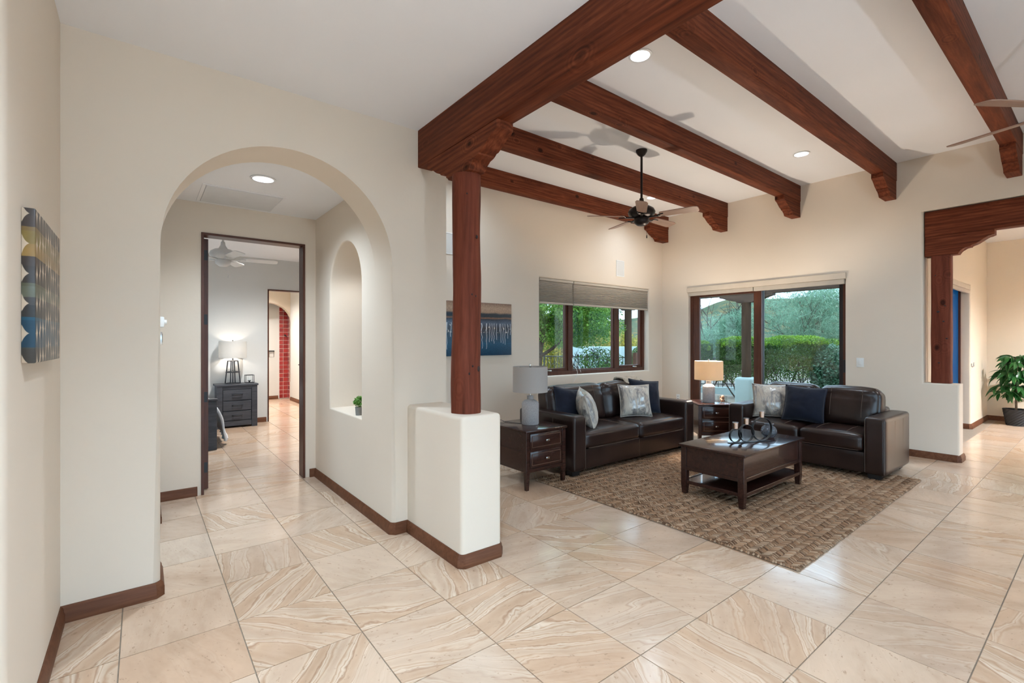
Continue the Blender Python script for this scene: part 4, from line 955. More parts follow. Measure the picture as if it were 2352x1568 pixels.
for x in (i + .012, CW - i - .03): link('apron', bx(x, x + .018, i + lg, CD - i - lg, .255, CH - .024, .002), m_furn, ct)
for y in (i + .002, CD - i - .032): link('rail', bx(i + lg, CW - i - lg, y, y + .03, .225, .258, .003), m_furn, ct)
for x in (i + .002, CW - i - .032): link('rail', bx(x, x + .03, i + lg, CD - i - lg, .225, .258, .003), m_furn, ct)
link('lower_shelf', bx(i + .02, CW - i - .02, i + .02, CD - i - .02, .105, .125, .003), m_furn, ct)
for y in (i + .002, CD - i - .03): link('shelf_rail', bx(i + lg, CW - i - lg, y, y + .028, .098, .130, .003), m_furn, ct)
for x in (i + .002, CW - i - .03): link('shelf_rail', bx(x, x + .028, i + lg, CD - i - lg, .098, .130, .003), m_furn, ct)

# ------------------------------------------------------------------ TABLE LAMPS
def lin_shade(name, col, trans):
    t = NT(name); wv = t.noise(t.coord((1, 1, 3)), 90, 2); t.pr(Base_Color=t.ramp(wv, [(.3, tuple(c * .94 for c in col)), (.7, col)]), Roughness=.9, Specular_IOR_Level=.1)
    tr = t.n('ShaderNodeBsdfTranslucent', {'Color': col}); mx = t.n('ShaderNodeMixShader', {0: trans, 1: t.p.outputs[0], 2: tr.outputs[0]}); t.t.links.new(mx.outputs[0], t.out.inputs[0]); return t.m
m_linen = lin_shade('linen_shade', (.60, .555, .52), .35); m_linenlit = lin_shade('cream_linen_shade', (.66, .54, .39), .30); m_linenw = lin_shade('white_linen_shade', (.66, .65, .63), .42)
def ceramic(name, col):
    t = NT(name); vo = t.n('ShaderNodeTexVoronoi', {'Vector': t.coord((1, 1, .6)), 'Scale': 200.0}); t.pr(Base_Color=t.ramp(vo.outputs['Distance'], [(0, tuple(c * 1.15 for c in col)), (.6, tuple(c * .7 for c in col))]), Roughness=.7); t.bump(vo.outputs['Distance'], .5, .004); return t.m
m_cer = ceramic('hammered_ceramic', (.46, .43, .42))
def table_lamp(label, loc, m_sh, lit, body_r=.088, sh_r=.182, Hs=.265, zb=.34):
    t = thing('table_lamp', label, 'lamp', loc, 0, 'ceramic table lamps with drum shades')
    bm = B(); lathe(bm, [(0, 0), (body_r - .006, 0), (body_r, .008), (body_r, .215), (body_r - .008, .235), (body_r - .03, .252), (.034, .262), (.032, .29), (.036, .30), (0, .30)], 36); link('base', bm, m_cer, t, 40)
    bm = B(); tube(bm, [(0, 0, .29), (0, 0, zb + Hs - .02)], .006, 8); tube(bm, [(-sh_r + .004, 0, zb + Hs - .012), (sh_r - .004, 0, zb + Hs - .012)], .0025, 6); tube(bm, [(0, -sh_r + .004, zb + Hs - .012), (0, sh_r - .004, zb + Hs - .012)], .0025, 6); link('stem', bm, m_chrome, t, 60)
    bm = B(); lathe(bm, [(sh_r, zb), (sh_r - .002, zb + Hs), (sh_r - .006, zb + Hs), (sh_r - .004, zb)], 48, closed=True); link('lamp_shade', bm, m_sh, t, 60)
    bm = B(); box(bm, -.011, .011, -.008, .008, zb + Hs - .012, zb + Hs + .028, .002); link('finial', bm, m_chrome, t, 40)
    bm = B(); bmesh.ops.create_uvsphere(bm, u_segments=12, v_segments=8, radius=.03, matrix=Matrix.Translation((0, 0, zb + .09))); link('bulb', bm, emit_mat('warm_bulb', (1, .78, .5), 12) if lit else m_white, t, 60)
    if lit:
        l = bpy.data.lights.new('bulb_light', 'POINT'); l.energy = lit; l.color = (1, .86, .70); l.shadow_soft_size = .035; o = bpy.data.objects.new('bulb_light', l); COL.objects.link(o); o.parent = t; o.location = (0, 0, zb + .14)
    return t
table_lamp('unlit grey ceramic lamp with taupe drum shade on the left end table', (3.225, 3.81, .586), m_linen, 0, .090, .184)
table_lamp('lit ceramic lamp with glowing cream shade on the corner end table', (6.30, 3.55, .601), m_linenlit, 85, .082, .190, .262, .318)
# cord of the left lamp
bm = B(); tube(bm, smooth_path([(3.17, 3.88, .589), (3.12, 3.98, .589), (3.10, 4.08, .589), (3.05, 4.14, .58), (3.05, 4.16, .3)]), .003, 6); o = link('lamp_cord', bm, m_black, None, 60); tag(o, 'thin black cord behind the unlit lamp on the left end table', 'cord')
# glass box of sea shells beside the lit lamp
gj = thing('shell_jar', 'clear glass cube of brown sea shells beside the lit lamp', 'jar', (6.43, 3.42, .601), e2r)
jg = B()
for q in ((-.05, -.046, -.05, .05), (.046, .05, -.05, .05), (-.046, .046, -.05, -.046), (-.046, .046, .046, .05)): box(jg, *q, 0, .095)
link('glass', jg, glass_mat('jar_glass', (.93, .96, .96), .1), gj)
m_shell = M('sea_shell', (.30, .17, .11), .35, .5, 30)
for k in range(9):
    sh = B(); r_ = random.uniform(.016, .026); lathe(sh, [(0, 0), (r_ * .9, .006), (r_, .016), (r_ * .6, .03), (0, r_ * 1.9)], 10)
    o = link('shell', sh, m_shell, gj, 40, (random.uniform(-.02, .02), random.uniform(-.02, .02), .006 + .009 * k)); o.rotation_euler = (random.uniform(-1.2, 1.2), random.uniform(-1.2, 1.2), random.uniform(0, 6))

# ------------------------------------------------------------------ CANDLE HOLDER AND BOWL ON THE COFFEE TABLE
zt_ = .4855; p0 = onfloor(1674, 1018, zt_); p1 = onfloor(1768, 1012, zt_); dv = (p1 - p0); Lh = dv.length; an = math.atan2(dv.y, dv.x)
ch = thing('candle_holder', 'black iron candle holder of three rings with copper votive cups', 'candle holder', (p0.x, p0.y, zt_), an)
def band_ring(cx, r, wdt=.026, th=.004, n=40):
    bm = B(); ri = []
    for k in range(n):
        a = 2 * PI * k / n; c, s = math.cos(a), math.sin(a)
        ri.append([bm.verts.new((cx + q * c, y, r + .006 + q * s)) for q, y in ((r, -wdt / 2), (r, wdt / 2), (r - th, wdt / 2), (r - th, -wdt / 2))])
    for k in range(n):
        a, b = ri[k], ri[(k + 1) % n]
        for q in range(4): bm.faces.new((a[q], a[(q + 1) % 4], b[(q + 1) % 4], b[q]))
    return bm
link('foot_bar', bx(0, Lh, -.02, .02, 0, .006, .001), m_black, ch)
m_copper = M('copper_votive', (.72, .36, .16), .22, .25, 40, .9); m_clear = glass_mat('votive_glass', (.95, .95, .95), .15)
pxs = [(1689, 1695, .070), (1715, 1711, .090), (1755, 1752, .120)]
for k, (fx, r_) in enumerate(((.16, .066), (.42, .084), (.80, .114))):
    cx = Lh * fx; link('ring', band_ring(cx, r_), m_black, ch, 40)
    zt2 = 2 * r_ + .006; bm = B(); lathe(bm, [(0, 0), (.020, 0), (.022, .052), (.019, .052), (.018, .004), (0, .004)], 20); c_ = link('votive_cup', bm, m_copper, ch, 40, (cx, 0, zt2))
    bm = B(); lathe(bm, [(.0225, .0), (.026, .060), (.0285, .060), (.025, 0)], 20, closed=True); link('glass_sleeve', bm, m_clear, c_, 60)
bp = onfloor(1765, 1003, zt_)
bm = B(); lathe(bm, [(0, 0), (.045, 0), (.068, .025), (.076, .06), (.066, .095), (.040, .118), (.038, .128), (.046, .135), (.043, .136), (.034, .127), (.036, .115), (.060, .093), (.070, .06), (.062, .028), (0, .006)], 28)
mg = NT('smoky_crackle_glass'); vo = mg.n('ShaderNodeTexVoronoi', {'Vector': mg.coord(), 'Scale': 45.0}); mg.pr(Base_Color=(.35, .36, .40), Roughness=.08, Transmission_Weight=.75, IOR=1.45); mg.bump(vo.outputs['Distance'], .6, .01)
o = link('glass_bowl', bm, mg.m, None, 60, (bp.x + .01, bp.y, zt_)); tag(o, 'round smoky crackle-glass bowl behind the largest candle ring', 'bowl')

# ------------------------------------------------------------------ NICHE PLANT
np_ = thing('potted_plant', 'tiny green plant in a grey pot on the niche sill', 'plant', (1.545, 4.22, NZ0 + .0))
bm = B(); lathe(bm, [(0, 0), (.026, 0), (.032, .075), (.028, .075), (.026, .06), (0, .06)], 16); link('pot', bm, M('zinc_pot', (.22, .22, .21), .5), np_, 40)
def leaf_cloud(n, size, fn, aspect=.55, droop=0.0, seed=0, normal_bias=None):
    """numpy leaf quads (diamond shaped); fn(rng,n)->centres"""
    r = np.random.default_rng(seed); c = fn(r, n); n = len(c); a = r.normal(size=(n, 3)); a /= np.linalg.norm(a, axis=1)[:, None]
    if droop: a[:, 2] -= droop; a /= np.linalg.norm(a, axis=1)[:, None]
    b = r.normal(size=(n, 3)); b -= (b * a).sum(1)[:, None] * a; b /= np.linalg.norm(b, axis=1)[:, None]
    s = size * r.uniform(.6, 1.3, size=(n, 1)); v = np.stack([c - a * s, c + b * s * aspect, c + a * s, c - b * s * aspect], 1).reshape(-1, 3); return v
def leaf_obj(name, v, m, parent=None, loc=None):
    n = len(v) // 4; me = bpy.data.meshes.new(name); me.vertices.add(len(v)); me.vertices.foreach_set('co', v.astype(np.float32).ravel())
    me.loops.add(4 * n); me.loops.foreach_set('vertex_index', np.arange(4 * n, dtype=np.int32)); me.polygons.add(n); me.polygons.foreach_set('loop_start', np.arange(0, 4 * n, 4, dtype=np.int32)); me.polygons.foreach_set('loop_total', np.full(n, 4, dtype=np.int32))
    me.update(); me.validate(); me.materials.append(m); o = bpy.data.objects.new(name, me); COL.objects.link(o)
    if parent is not None: o.parent = parent
    if loc is not None: o.location = loc
    return o
def ball(c, r):
    def f(g, n):
        d = g.normal(size=(n, 3)); d /= np.linalg.norm(d, axis=1)[:, None]; q = g.uniform(.0, 1, size=(n, 1)) ** (1 / 3); return np.array(c) + d * q * np.array(r)
    return f
leaf_obj('foliage', leaf_cloud(260, .014, ball((0, 0, .12), (.045, .045, .05)), .5, 0, 3), leaf_mat('fresh_green', (.10, .28, .05), (.28, .50, .12)), np_)

# ------------------------------------------------------------------ BEDROOM
m_grey = wood_mat('grey_rustic_wood', (.022, .024, .030), (.055, .056, .064), (.10, .10, .11), 'x', .45, False, 1.3)
ns = thing('nightstand', 'dark grey rustic nightstand with three drawers in the bedroom', 'nightstand', (.978, 9.185, 0)); NW, NH, ND = .605, .735, .36
link('top', bx(-.015, NW + .015, -.015, ND, NH - .03, NH, .005), m_grey, ns)
for x in (0, NW - .085): link('stile', bx(x, x + .085, 0, .04, 0, NH - .03, .004), m_grey, ns)
link('carcass', bx(.01, NW - .01, .035, ND - .01, .05, NH - .03), m_grey, ns); link('apron', bx(.085, NW - .085, .012, .035, .03, .115, .003), m_grey, ns); link('top_rail', bx(.085, NW - .085, .008, .035, NH - .085, NH - .03, .003), m_grey, ns)
for z0, z1 in ((.125, .275), (.29, .45), (.465, .64)):
    d_ = link('drawer', bx(.092, NW - .092, .010, .034, z0, z1, .004), m_grey, ns); hb_ = B(); zc = (z0 + z1) / 2 + .005; tube(hb_, [(NW / 2 - .075, .008, zc), (NW / 2 - .065, -.02, zc), (NW / 2 + .065, -.02, zc), (NW / 2 + .075, .008, zc)], .009, 8); link('handle', hb_, m_black, d_, 60)
bl = thing('lantern_lamp', 'bedside lamp with white drum shade on an open metal frame', 'lamp', (1.235, 9.36, NH))
bm = B(); r0, r1, zf = .118, .078, .39
for k in range(4):
    a = PI / 4 + k * PI / 2 + .35; c, s_ = math.cos(a), math.sin(a); tube(bm, [(r0 * c, r0 * s_, 0), (r1 * c, r1 * s_, zf)], .009, 6)
for zz, rr in ((.006, r0), (zf, r1), (.20, .101)): tube(bm, [(rr * math.cos(2 * PI * k / 28), rr * math.sin(2 * PI * k / 28), zz) for k in range(28)], .006 if zz != .20 else .010, 6, closed=True)
tube(bm, [(0, 0, 0), (0, 0, .50)], .009, 8); tube(bm, [(-r1, 0, zf), (r1, 0, zf)], .005, 6); link('frame', bm, M('dark_metal', (.05, .05, .055), .4, .1, 20, .7), bl, 50)
bm = B(); lathe(bm, [(.208, .44), (.206, .725), (.201, .725), (.203, .44)], 44, closed=True); link('lamp_shade', bm, m_linenw, bl, 60); bm = B(); lathe(bm, [(0, .725), (.009, .73), (.009, .745), (0, .75)], 10); tube(bm, [(-.2, 0, .718), (.2, 0, .718)], .003, 6); link('finial', bm, m_black, bl, 50)
l = bpy.data.lights.new('bedside_light', 'POINT'); l.energy = 2.6; l.color = (1, .88, .74); l.shadow_soft_size = .03; o = bpy.data.objects.new('bedside_light', l); COL.objects.link(o); o.parent = bl; o.location = (0, 0, .56)
cf = thing('metal_candle_frame', 'small open metal cube with candle on the nightstand', 'candle holder', (1.49, 9.38, NH)); bm = B(); q = .065
for sx in (-1, 1):
    for sy in (-1, 1): tube(bm, [(sx * q, sy * q, 0), (sx * q, sy * q, .135)], .004, 6)
for zz in (.004, .135): tube(bm, [(-q, -q, zz), (q, -q, zz), (q, q, zz), (-q, q, zz)], .004, 6, closed=True)
link('frame', bm, m_black, cf, 50); bm = B(); lathe(bm, [(0, .004), (.012, .004), (.012, .03), (.028, .036), (.028, .042), (0, .042)], 14); link('dish', bm, m_black, cf, 50); bm = B(); lathe(bm, [(0, .042), (.012, .042), (.012, .10), (0, .10)], 12); link('candle', bm, m_white, cf, 50)
bed = thing('bed', 'dark wooden bed end with white duvet in the bedroom', 'bed', (.80, 7.46, 0))
link('footboard', bx(-1.75, -.11, .02, .085, .12, .64, .006), m_grey, bed); link('bed_post', bx(-.11, .0, 0, .10, 0, .655, .006), m_grey, bed); link('cap_rail', bx(-1.78, .012, -.012, .112, .655, .685, .006), m_grey, bed)
link('side_rail', bx(-.06, -.02, .10, 2.05, .16, .40, .004), m_grey, bed); link('mattress', bx(-1.72, -.05, .10, 2.04, .34, .60, .05, 3), m_white, bed); link('headboard', bx(-1.75, 0, 2.02, 2.09, 0, 1.15, .006), m_grey, bed)
bm = B(); prof = [(-1.72, .62), (-1.0, .66), (-.45, .67), (-.15, .66), (-.02, .60), (.05, .46), (.095, .30), (.135, .15), (.145, .10)]; pp = smooth_path([(x, 0, z) for x, z in prof], 4); n = 30; g = []
for i_, p in enumerate(pp):
    g.append([bm.verts.new((p.x + .035 * noise.noise((j * .35, i_ * .12, 1.0)) * (i_ / len(pp)) * 1.6 - .02 * (j > 2) * 0, .13 + 1.35 * j / n, max(.03, p.z + .03 * noise.noise((j * .4, i_ * .3, 7)) + (.05 * (j / n) if i_ > len(pp) - 8 else 0)))) for j in range(n + 1)])
for i_ in range(len(pp) - 1):
    for j in range(n): bm.faces.new((g[i_][j], g[i_ + 1][j], g[i_ + 1][j + 1], g[i_][j + 1]))
r = bmesh.ops.extrude_face_region(bm, geom=bm.faces[:]); bmesh.ops.translate(bm, verts=[q_ for q_ in r['geom'] if isinstance(q_, bmesh.types.BMVert)], vec=(-.02, 0, -.03))
o = link('duvet', bm, M('white_duvet', (.80, .81, .83), .85, .02), bed, 170)
bm = B(); tube(bm, [(-.03, .0, 0), (.03, .0, .0)], .012, 8); bmesh.ops.create_uvsphere(bm, u_segments=10, v_segments=8, radius=.018, matrix=Matrix.Translation((.035, 0, -.006)))
o = link('bed_knob', bm, m_black, bed, 60, (-.10, 1.0, .86)); bm = B(); tube(bm, [(-.03, 0, 0), (-.03, .0, -.25)], .010, 8); link('rod', bm, m_black, o, 60)

# ------------------------------------------------------------------ BATH: red wall tiles, border, towel ring
m_red = NT('red_glazed_tile'); oi = m_red.n('ShaderNodeObjectInfo'); m_red.pr(Base_Color=m_red.ramp(oi.outputs['Random'], [(0, (.24, .016, .018)), (1, (.40, .035, .032))]), Roughness=.15, Coat_Weight=.5); m_red = m_red.m
tw = thing('red_tile_panel', 'column of glossy red glazed tiles beyond the bathroom arch', 'tile panel', (2.768, 13.20, .012)); m_gw = M('white_grout', (.72, .60, .54), .8)
link('mortar', bx(0, .226, -.010, 0, 0, 2.70), m_gw, tw)
pit = .1055; tmesh = {}
def tile_piece(w_): 
    if w_ not in tmesh:
        bm = bx(0, w_, -.018, -.009, 0, pit - .011, .003, 1); me = bpy.data.meshes.new('tile'); bm.to_mesh(me); bm.free(); me.materials.append(m_red); tmesh[w_] = me
    return tmesh[w_]
for k in range(25):
    for x, w_ in ((.006, .086), (.101, .108)):
        o = bpy.data.objects.new('tile', tile_piece(w_)); COL.objects.link(o); o.parent = tw; o.location = (x, 0, .006 + k * pit)
    bm_ = None
sd = thing('patterned_tile_border', 'narrow diamond-patterned tile border beside the red tiles', 'tile panel', (2.992, 13.185, .012)); m_pat = NT('diamond_tile')
vv = m_pat.coord(); sp = m_pat.n('ShaderNodeSeparateXYZ', {0: vv}); aa = m_pat.math('PINGPONG', m_pat.math('MULTIPLY', sp.outputs[2], 9.5), .5); bb = m_pat.math('PINGPONG', m_pat.math('MULTIPLY', sp.outputs[1], 9.5), .5)
dd = m_pat.math('ABSOLUTE', m_pat.math('SUBTRACT', m_pat.math('ADD', aa, bb), .5)); m_pat.pr(Base_Color=m_pat.ramp(dd, [(.05, (.06, .035, .02)), (.09, (.42, .28, .16))]), Roughness=.3); m_pat = m_pat.m
link('mortar', bx(-.004, 0, -.215, 0, 0, 2.70), m_gw, sd)
rtm = {}
for k in range(25):
    bm = bx(-.012, -.003, -.062, -.008, 0, pit - .011, .002, 1) if k == 0 else None
    if bm: rm = bpy.data.meshes.new('tile'); bm.to_mesh(rm); bm.free(); rm.materials.append(m_red); bm = bx(-.012, -.003, -.21, -.068, 0, pit - .006, .002, 1); pm = bpy.data.meshes.new('tile'); bm.to_mesh(pm); bm.free(); pm.materials.append(m_pat)
    for me in (rm, pm if k > 3 else rm):
        o = bpy.data.objects.new('tile', me); COL.objects.link(o); o.parent = sd; o.location = (0, 0 if me is rm and rtm.get(k) is None else -.06, .006 + k * pit); rtm[k] = 1
tr_ = thing('towel_ring', 'square chrome towel ring on the pale bathroom wall', 'towel ring', (2.585, 13.20, 1.22)); bm = B(); box(bm, -.06, .07, -.035, 0, -.012, .012, .003); link('bar', bm, m_black, tr_); bm = B(); tube(bm, [(-.05, -.025, 0), (.055, -.025, 0), (.055, -.03, -.15), (-.05, -.03, -.15)], .006, 6, closed=True); link('ring', bm, m_chrome, tr_, 50)
hk = thing('robe_hook', 'small dark hook on the red tiles', 'hook', (2.905, 13.175, 1.62)); bm = B(); box(bm, -.02, .02, -.01, .0, -.02, .02, .003); tube(bm, [(0, -.01, 0), (.01, -.05, -.01), (.03, -.05, -.05)], .008, 6); link('hook', bm, m_black, hk, 50)

# ------------------------------------------------------------------ POTTED TREE IN THE SIDE ROOM
pt = thing('potted_tree', 'leafy green artificial tree in a black basket in the side room corner', 'plant', (11.97, 1.08, 0))
bm = B(); n = 32; rings = []
for k in range(13):
    z = .285 * k / 12; rr = .125 + .045 * k / 12; rings.append([bm.verts.new(((rr + .005 * (1 if (i_ + k) % 2 else -1)) * math.cos(2 * PI * i_ / n), (rr + .005 * (1 if (i_ + k) % 2 else -1)) * math.sin(2 * PI * i_ / n), z)) for i_ in range(n)])
for a, b in zip(rings[:-1], rings[1:]):
    for i_ in range(n): bm.faces.new((a[i_], a[(i_ + 1) % n], b[(i_ + 1) % n], b[i_]))
bm.faces.new(rings[0][::-1]); top_ = [bm.verts.new((.15 * math.cos(2 * PI * i_ / n), .15 * math.sin(2 * PI * i_ / n), .26)) for i_ in range(n)]
for i_ in range(n): bm.faces.new((rings[-1][i_], rings[-1][(i_ + 1) % n], top_[(i_ + 1) % n], top_[i_]))
bm.faces.new(top_); link('basket', bm, M('black_wicker', (.014, .014, .016), .6, .2, 60), pt)
bm = B(); tube(bm, smooth_path([(0, 0, .25), (.008, .005, .6), (-.004, .0, .95), (0, 0, 1.18)]), .016, 8); tw_ = []
R_ = random.Random(4)
leafm = leaf_mat('glossy_leaf', (.012, .07, .016), (.05, .20, .045), .3, .5)
def big_leaf(L, wd_):
    q = B(); ns_ = 7; ls = []
    for i_ in range(ns_):
        t = i_ / (ns_ - 1); w_ = wd_ * math.sin(PI * min(1, t * .93 + .05)) ** .8 * (1 - .25 * t); x = L * t; z = -.32 * L * t * t; ls.append((q.verts.new((x, -w_, z + w_ * .35)), q.verts.new((x, 0, z)), q.verts.new((x, w_, z + w_ * .35))))
    for a, b in zip(ls[:-1], ls[1:]): q.faces.new((a[0], b[0], b[1], a[1])); q.faces.new((a[1], b[1], b[2], a[2]))
    me = bpy.data.meshes.new('leaf'); q.to_mesh(me); q.free(); me.materials.append(leafm); me.shade_smooth(); return me
lms = [big_leaf(.19, .034), big_leaf(.155, .030), big_leaf(.21, .036)]; leaves = []
def branch(base, ang, el, L):
    p0 = Vector(base); d = Vector((math.cos(ang) * math.cos(el), math.sin(ang) * math.cos(el), math.sin(el))); p1 = p0 + d * L * .6 + Vector((0, 0, .02)); p2 = p0 + d * L + Vector((0, 0, -.03 * L)); tube(bm, [p0, p1, p2], [.007, .005, .003], 6)
    for k in range(9):
        t = .35 + .65 * k / 8; p = p0.lerp(p1, t / .6) if t < .6 else p1.lerp(p2, (t - .6) / .4); leaves.append((p, ang + (k % 2 * 2 - 1) * R_.uniform(.4, 1.3) + R_.uniform(-.3, .3), R_.uniform(-.2, .5)))
    leaves.append((p2, ang, .2))
for base, N_, L, el in (((0, 0, .56), 5, .20, .05), ((0, 0, .66), 5, .24, .15), ((0, 0, .76), 5, .22, .3), ((0, 0, .88), 4, .20, .3), ((0, 0, 1.0), 5, .18, .45), ((0, 0, 1.12), 4, .14, .7)):
    for k in range(N_): branch(base, 2 * PI * k / N_ + R_.uniform(-.3, .3) + base[2], el + R_.uniform(-.15, .2), L * R_.uniform(.8, 1.15))
link('trunk', bm, M('bark_brown', (.16, .11, .075), .8, .3, 30), pt, 50)
for p, a, e in leaves:
    o = bpy.data.objects.new('leaf', R_.choice(lms)); COL.objects.link(o); o.parent = pt; o.location = p; o.rotation_euler = (R_.uniform(-.7, .7), e + R_.uniform(-.1, .7), a); sc = R_.uniform(.8, 1.15); o.scale = (sc, sc, sc)

# ------------------------------------------------------------------ OUTSIDE
m_soil = M('desert_soil', (.19, .15, .115), .95, .2, 2.0); m_conc = NT('exposed_aggregate'); cv = m_conc.coord(); m_conc.pr(Base_Color=m_conc.ramp(m_conc.noise(cv, 70, 3, .7), [(.3, (.26, .23, .24)), (.5, (.42, .38, .38)), (.7, (.56, .52, .52))]), Roughness=.85); m_conc = m_conc.m
m_stucco = wall_mat('garden_stucco', (.36, .43, .41), .9); m_bark = M('rough_bark', (.075, .05, .036), .9, .35, 14, 0, .5, 30); m_weather = wood_mat('weathered_post', (.022, .011, .006), (.05, .026, .015), (.09, .05, .03), 'z', .8, False, 1, 0, .08)
gd = struct('floor_ground', bx(-80, 140, -80, 160, -.9, -.16), m_soil, 'sandy desert ground outside', 'ground'); 
struct('floor_patio', bx(7.95, 12.2, 1.72, 14.0, -.16, -.05), m_conc, 'speckled concrete patio outside the slider', 'patio')
# patio posts with pedestals and the beam they carry
pb_ = thing('patio_beam', 'brown patio beam resting on the outdoor posts', 'beam', (10.57, 1.9, 2.49)); link('timber', bx(-.09, .09, 0, 9.0, 0, .28, .01), wood_mat('patio_beam_wood', (.03, .016, .01), (.06, .032, .02), (.10, .055, .035), 'y', .7, False), pb_)
for yy, lb in ((5.07, 'round patio post on a white pedestal outside the slider'), (8.31, 'round patio post outside the right pane of the sofa window')):
    t = thing('patio_post', lb, 'post', (10.57, yy, -.05), 0, 'round wooden patio posts')
    pd = B(); box(pd, -.19, .19, -.19, .19, 0, .72, .07, 4); link('pedestal', pd, m_stucco, t, 50)
    bm = B(); tube(bm, smooth_path([(0, 0, .70), (.008, .004, 1.2), (-.004, 0, 1.8), (0, 0, 2.37)], 5), .098, 24); link('shaft', bm, m_weather, t, 60)
    p = scroll(-.58, .17, 0, .6); bm = B(); prism(bm, p + [(-a, b) for a, b in p[::-1]], 'x', -.085, .085); 
    o = link('corbel', bm, bpy.data.materials['patio_beam_wood'], t, 30, (0, 0, 2.54))
rb = thing('rusty_box', 'small rusty brown box on a stake beside the outer patio post', 'box', tuple(atdepth(1461, 850, 12.2).xy) + (-.16,)); link('stake', bx(-.012, .012, -.012, .012, 0, 1.0), m_black, rb); link('case', bx(-.075, .075, -.05, .05, .97, 1.33, .006), M('rust', (.10, .032, .015), .8, .4, 20), rb)
# iron fence on a low stucco curb
FP = [(10.2, 14.6), (11.05, 12.3), (12.19, 9.64), (13.39, 7.94), (16.37, 4.97), (18.2, 3.0)]
fn_ = thing('iron_fence', 'black iron picket fence along the patio garden', 'fence', (0, 0, 0)); pk = bx(-.008, .008, -.008, .008, .14, 1.02); pkm = bpy.data.meshes.new('picket'); pk.to_mesh(pkm); pk.free(); pkm.materials.append(m_black)
rt, rbm = B(), B()
for a, b in zip(FP[:-1], FP[1:]):
    a, b = Vector(a), Vector(b); tube(rt, [(a.x, a.y, .955), (b.x, b.y, .955)], .018, 6); tube(rbm, [(a.x, a.y, .17), (b.x, b.y, .17)], .016, 6); n = int((b - a).length / .125)
    for k in range(n):
        p = a.lerp(b, k / n); o = bpy.data.objects.new('picket', pkm); COL.objects.link(o); o.parent = fn_; o.location = (p.x, p.y, -.07); o.scale = (1, 1, 1) if k % 12 else (2.2, 2.2, 1)
link('top_rail', rt, m_black, fn_); link('bottom_rail', rbm, m_black, fn_)
bm = B(); left = [Vector(p) for p in FP]
for a, b in zip(left[:-1], left[1:]):
    d = (b - a).normalized(); nn = Vector((-d.y, d.x)) * .12; prism(bm, [tuple(a + nn), tuple(b + nn), tuple(b - nn), tuple(a - nn)], 'z', -.2, .075)
o = link('garden_curb', bm, m_stucco, None); tag(o, 'low pale stucco curb under the iron fence', 'curb', None, 'structure')
# tall garden wall beyond the fence
def gwall(p, q, zt0, label):
    a, b = p, q; d = (b - a).normalized(); nn = Vector((-d.y, d.x)) * .1; bm = B(); prism(bm, [tuple(a + nn), tuple(b + nn), tuple(b - nn), tuple(a - nn)], 'z', -.2, zt0, .03, lambda u, v: True, 2); o = link('wall_garden', bm, m_stucco, None, 40); tag(o, label, 'wall', None, 'structure')
gwall(atdepth(1314, 800, 21).xy, atdepth(1520, 800, 20.5).xy, 1.25, 'pale stucco garden wall beyond the fence'); gwall(atdepth(1150, 800, 19).xy, atdepth(1316, 800, 19).xy, .82, 'lower stucco garden wall beyond the fence at left')
# hill
bm = B(); ridge = [(1100, 748), (1250, 752), (1400, 748), (1440, 742), (1470, 736), (1540, 735), (1600, 727), (1640, 708), (1690, 692), (1760, 697), (1850, 692), (1950, 705), (2100, 735), (2400, 750)]
rows = []; pxx = np.linspace(1100, 2400, 70)
for k in range(13):
    f = k / 12; row_ = []
    for px in pxx:
        yr = np.interp(px, [a for a, _ in ridge], [b for _, b in ridge]); w_ = 48 + 60 * f; hr = (HY - yr) / F * 100 + H + 1.0; p = atdepth(px, HY, w_); zz = -.2 + hr * (1 - math.cos(min(1, f / .87) * PI)) / 2 * (1 if f < .9 else .97)
        row_.append(bm.verts.new((p.x, p.y, zz + .8 * noise.noise((p.x * .12, p.y * .12, 0)) * f)))
    rows.append(row_)
for a, b in zip(rows[:-1], rows[1:]):
    for i_ in range(len(pxx) - 1): bm.faces.new((a[i_], a[i_ + 1], b[i_ + 1], b[i_]))
t = NT('scrub_hillside'); hv = t.coord(); t.pr(Base_Color=t.ramp(t.noise(hv, .55, 6, .75), [(.35, (.035, .06, .04)), (.5, (.075, .095, .06)), (.62, (.17, .12, .055)), (.75, (.08, .10, .06))]), Roughness=1.0, Specular_IOR_Level=0)
struct('floor_hill', bm, t.m, 'scrubby hillside in the distance behind the garden', 'hill', 170)
# plants
def trunk_tree(t, stems, m, rec=2, seed=0, spread=.6, shrink=.66):
    rr = random.Random(seed); bm = B()
    def grow(p, d, L, r_, k):
        q = p + d * L; tube(bm, [p, p.lerp(q, .5) + Vector((rr.uniform(-.06, .06) * L, rr.uniform(-.06, .06) * L, 0)), q], [r_, r_ * .85, r_ * .65], 6)
        if k > 0:
            for _ in range(3):
                e = (d + Vector((rr.uniform(-spread, spread), rr.uniform(-spread, spread), rr.uniform(-.25, .45)))).normalized(); grow(q, e, L * shrink * rr.uniform(.8, 1.2), r_ * .6, k - 1)
    for p, d, L, r_ in stems: grow(Vector(p), Vector(d).normalized(), L, r_, rec)
    return link('trunk', bm, m, t, 60)
def clumps(cs, r):
    cs = np.array(cs)
    def f(g, n):
        i_ = g.integers(0, len(cs), n); d = g.normal(size=(n, 3)); d /= np.linalg.norm(d, axis=1)[:, None]; return cs[i_] + d * (g.uniform(.25, 1, size=(n, 1)) ** .5) * np.array(r)
    return f
def crown_pts(c, r, n, seed, zmin=-9, hollow=.35):
    g = np.random.default_rng(seed); d = g.normal(size=(n, 3)); d /= np.linalg.norm(d, axis=1)[:, None]; p = np.array(c) + d * (hollow + (1 - hollow) * g.uniform(0, 1, size=(n, 1)) ** .6) * np.array(r); p = p[p[:, 2] > zmin]; return p
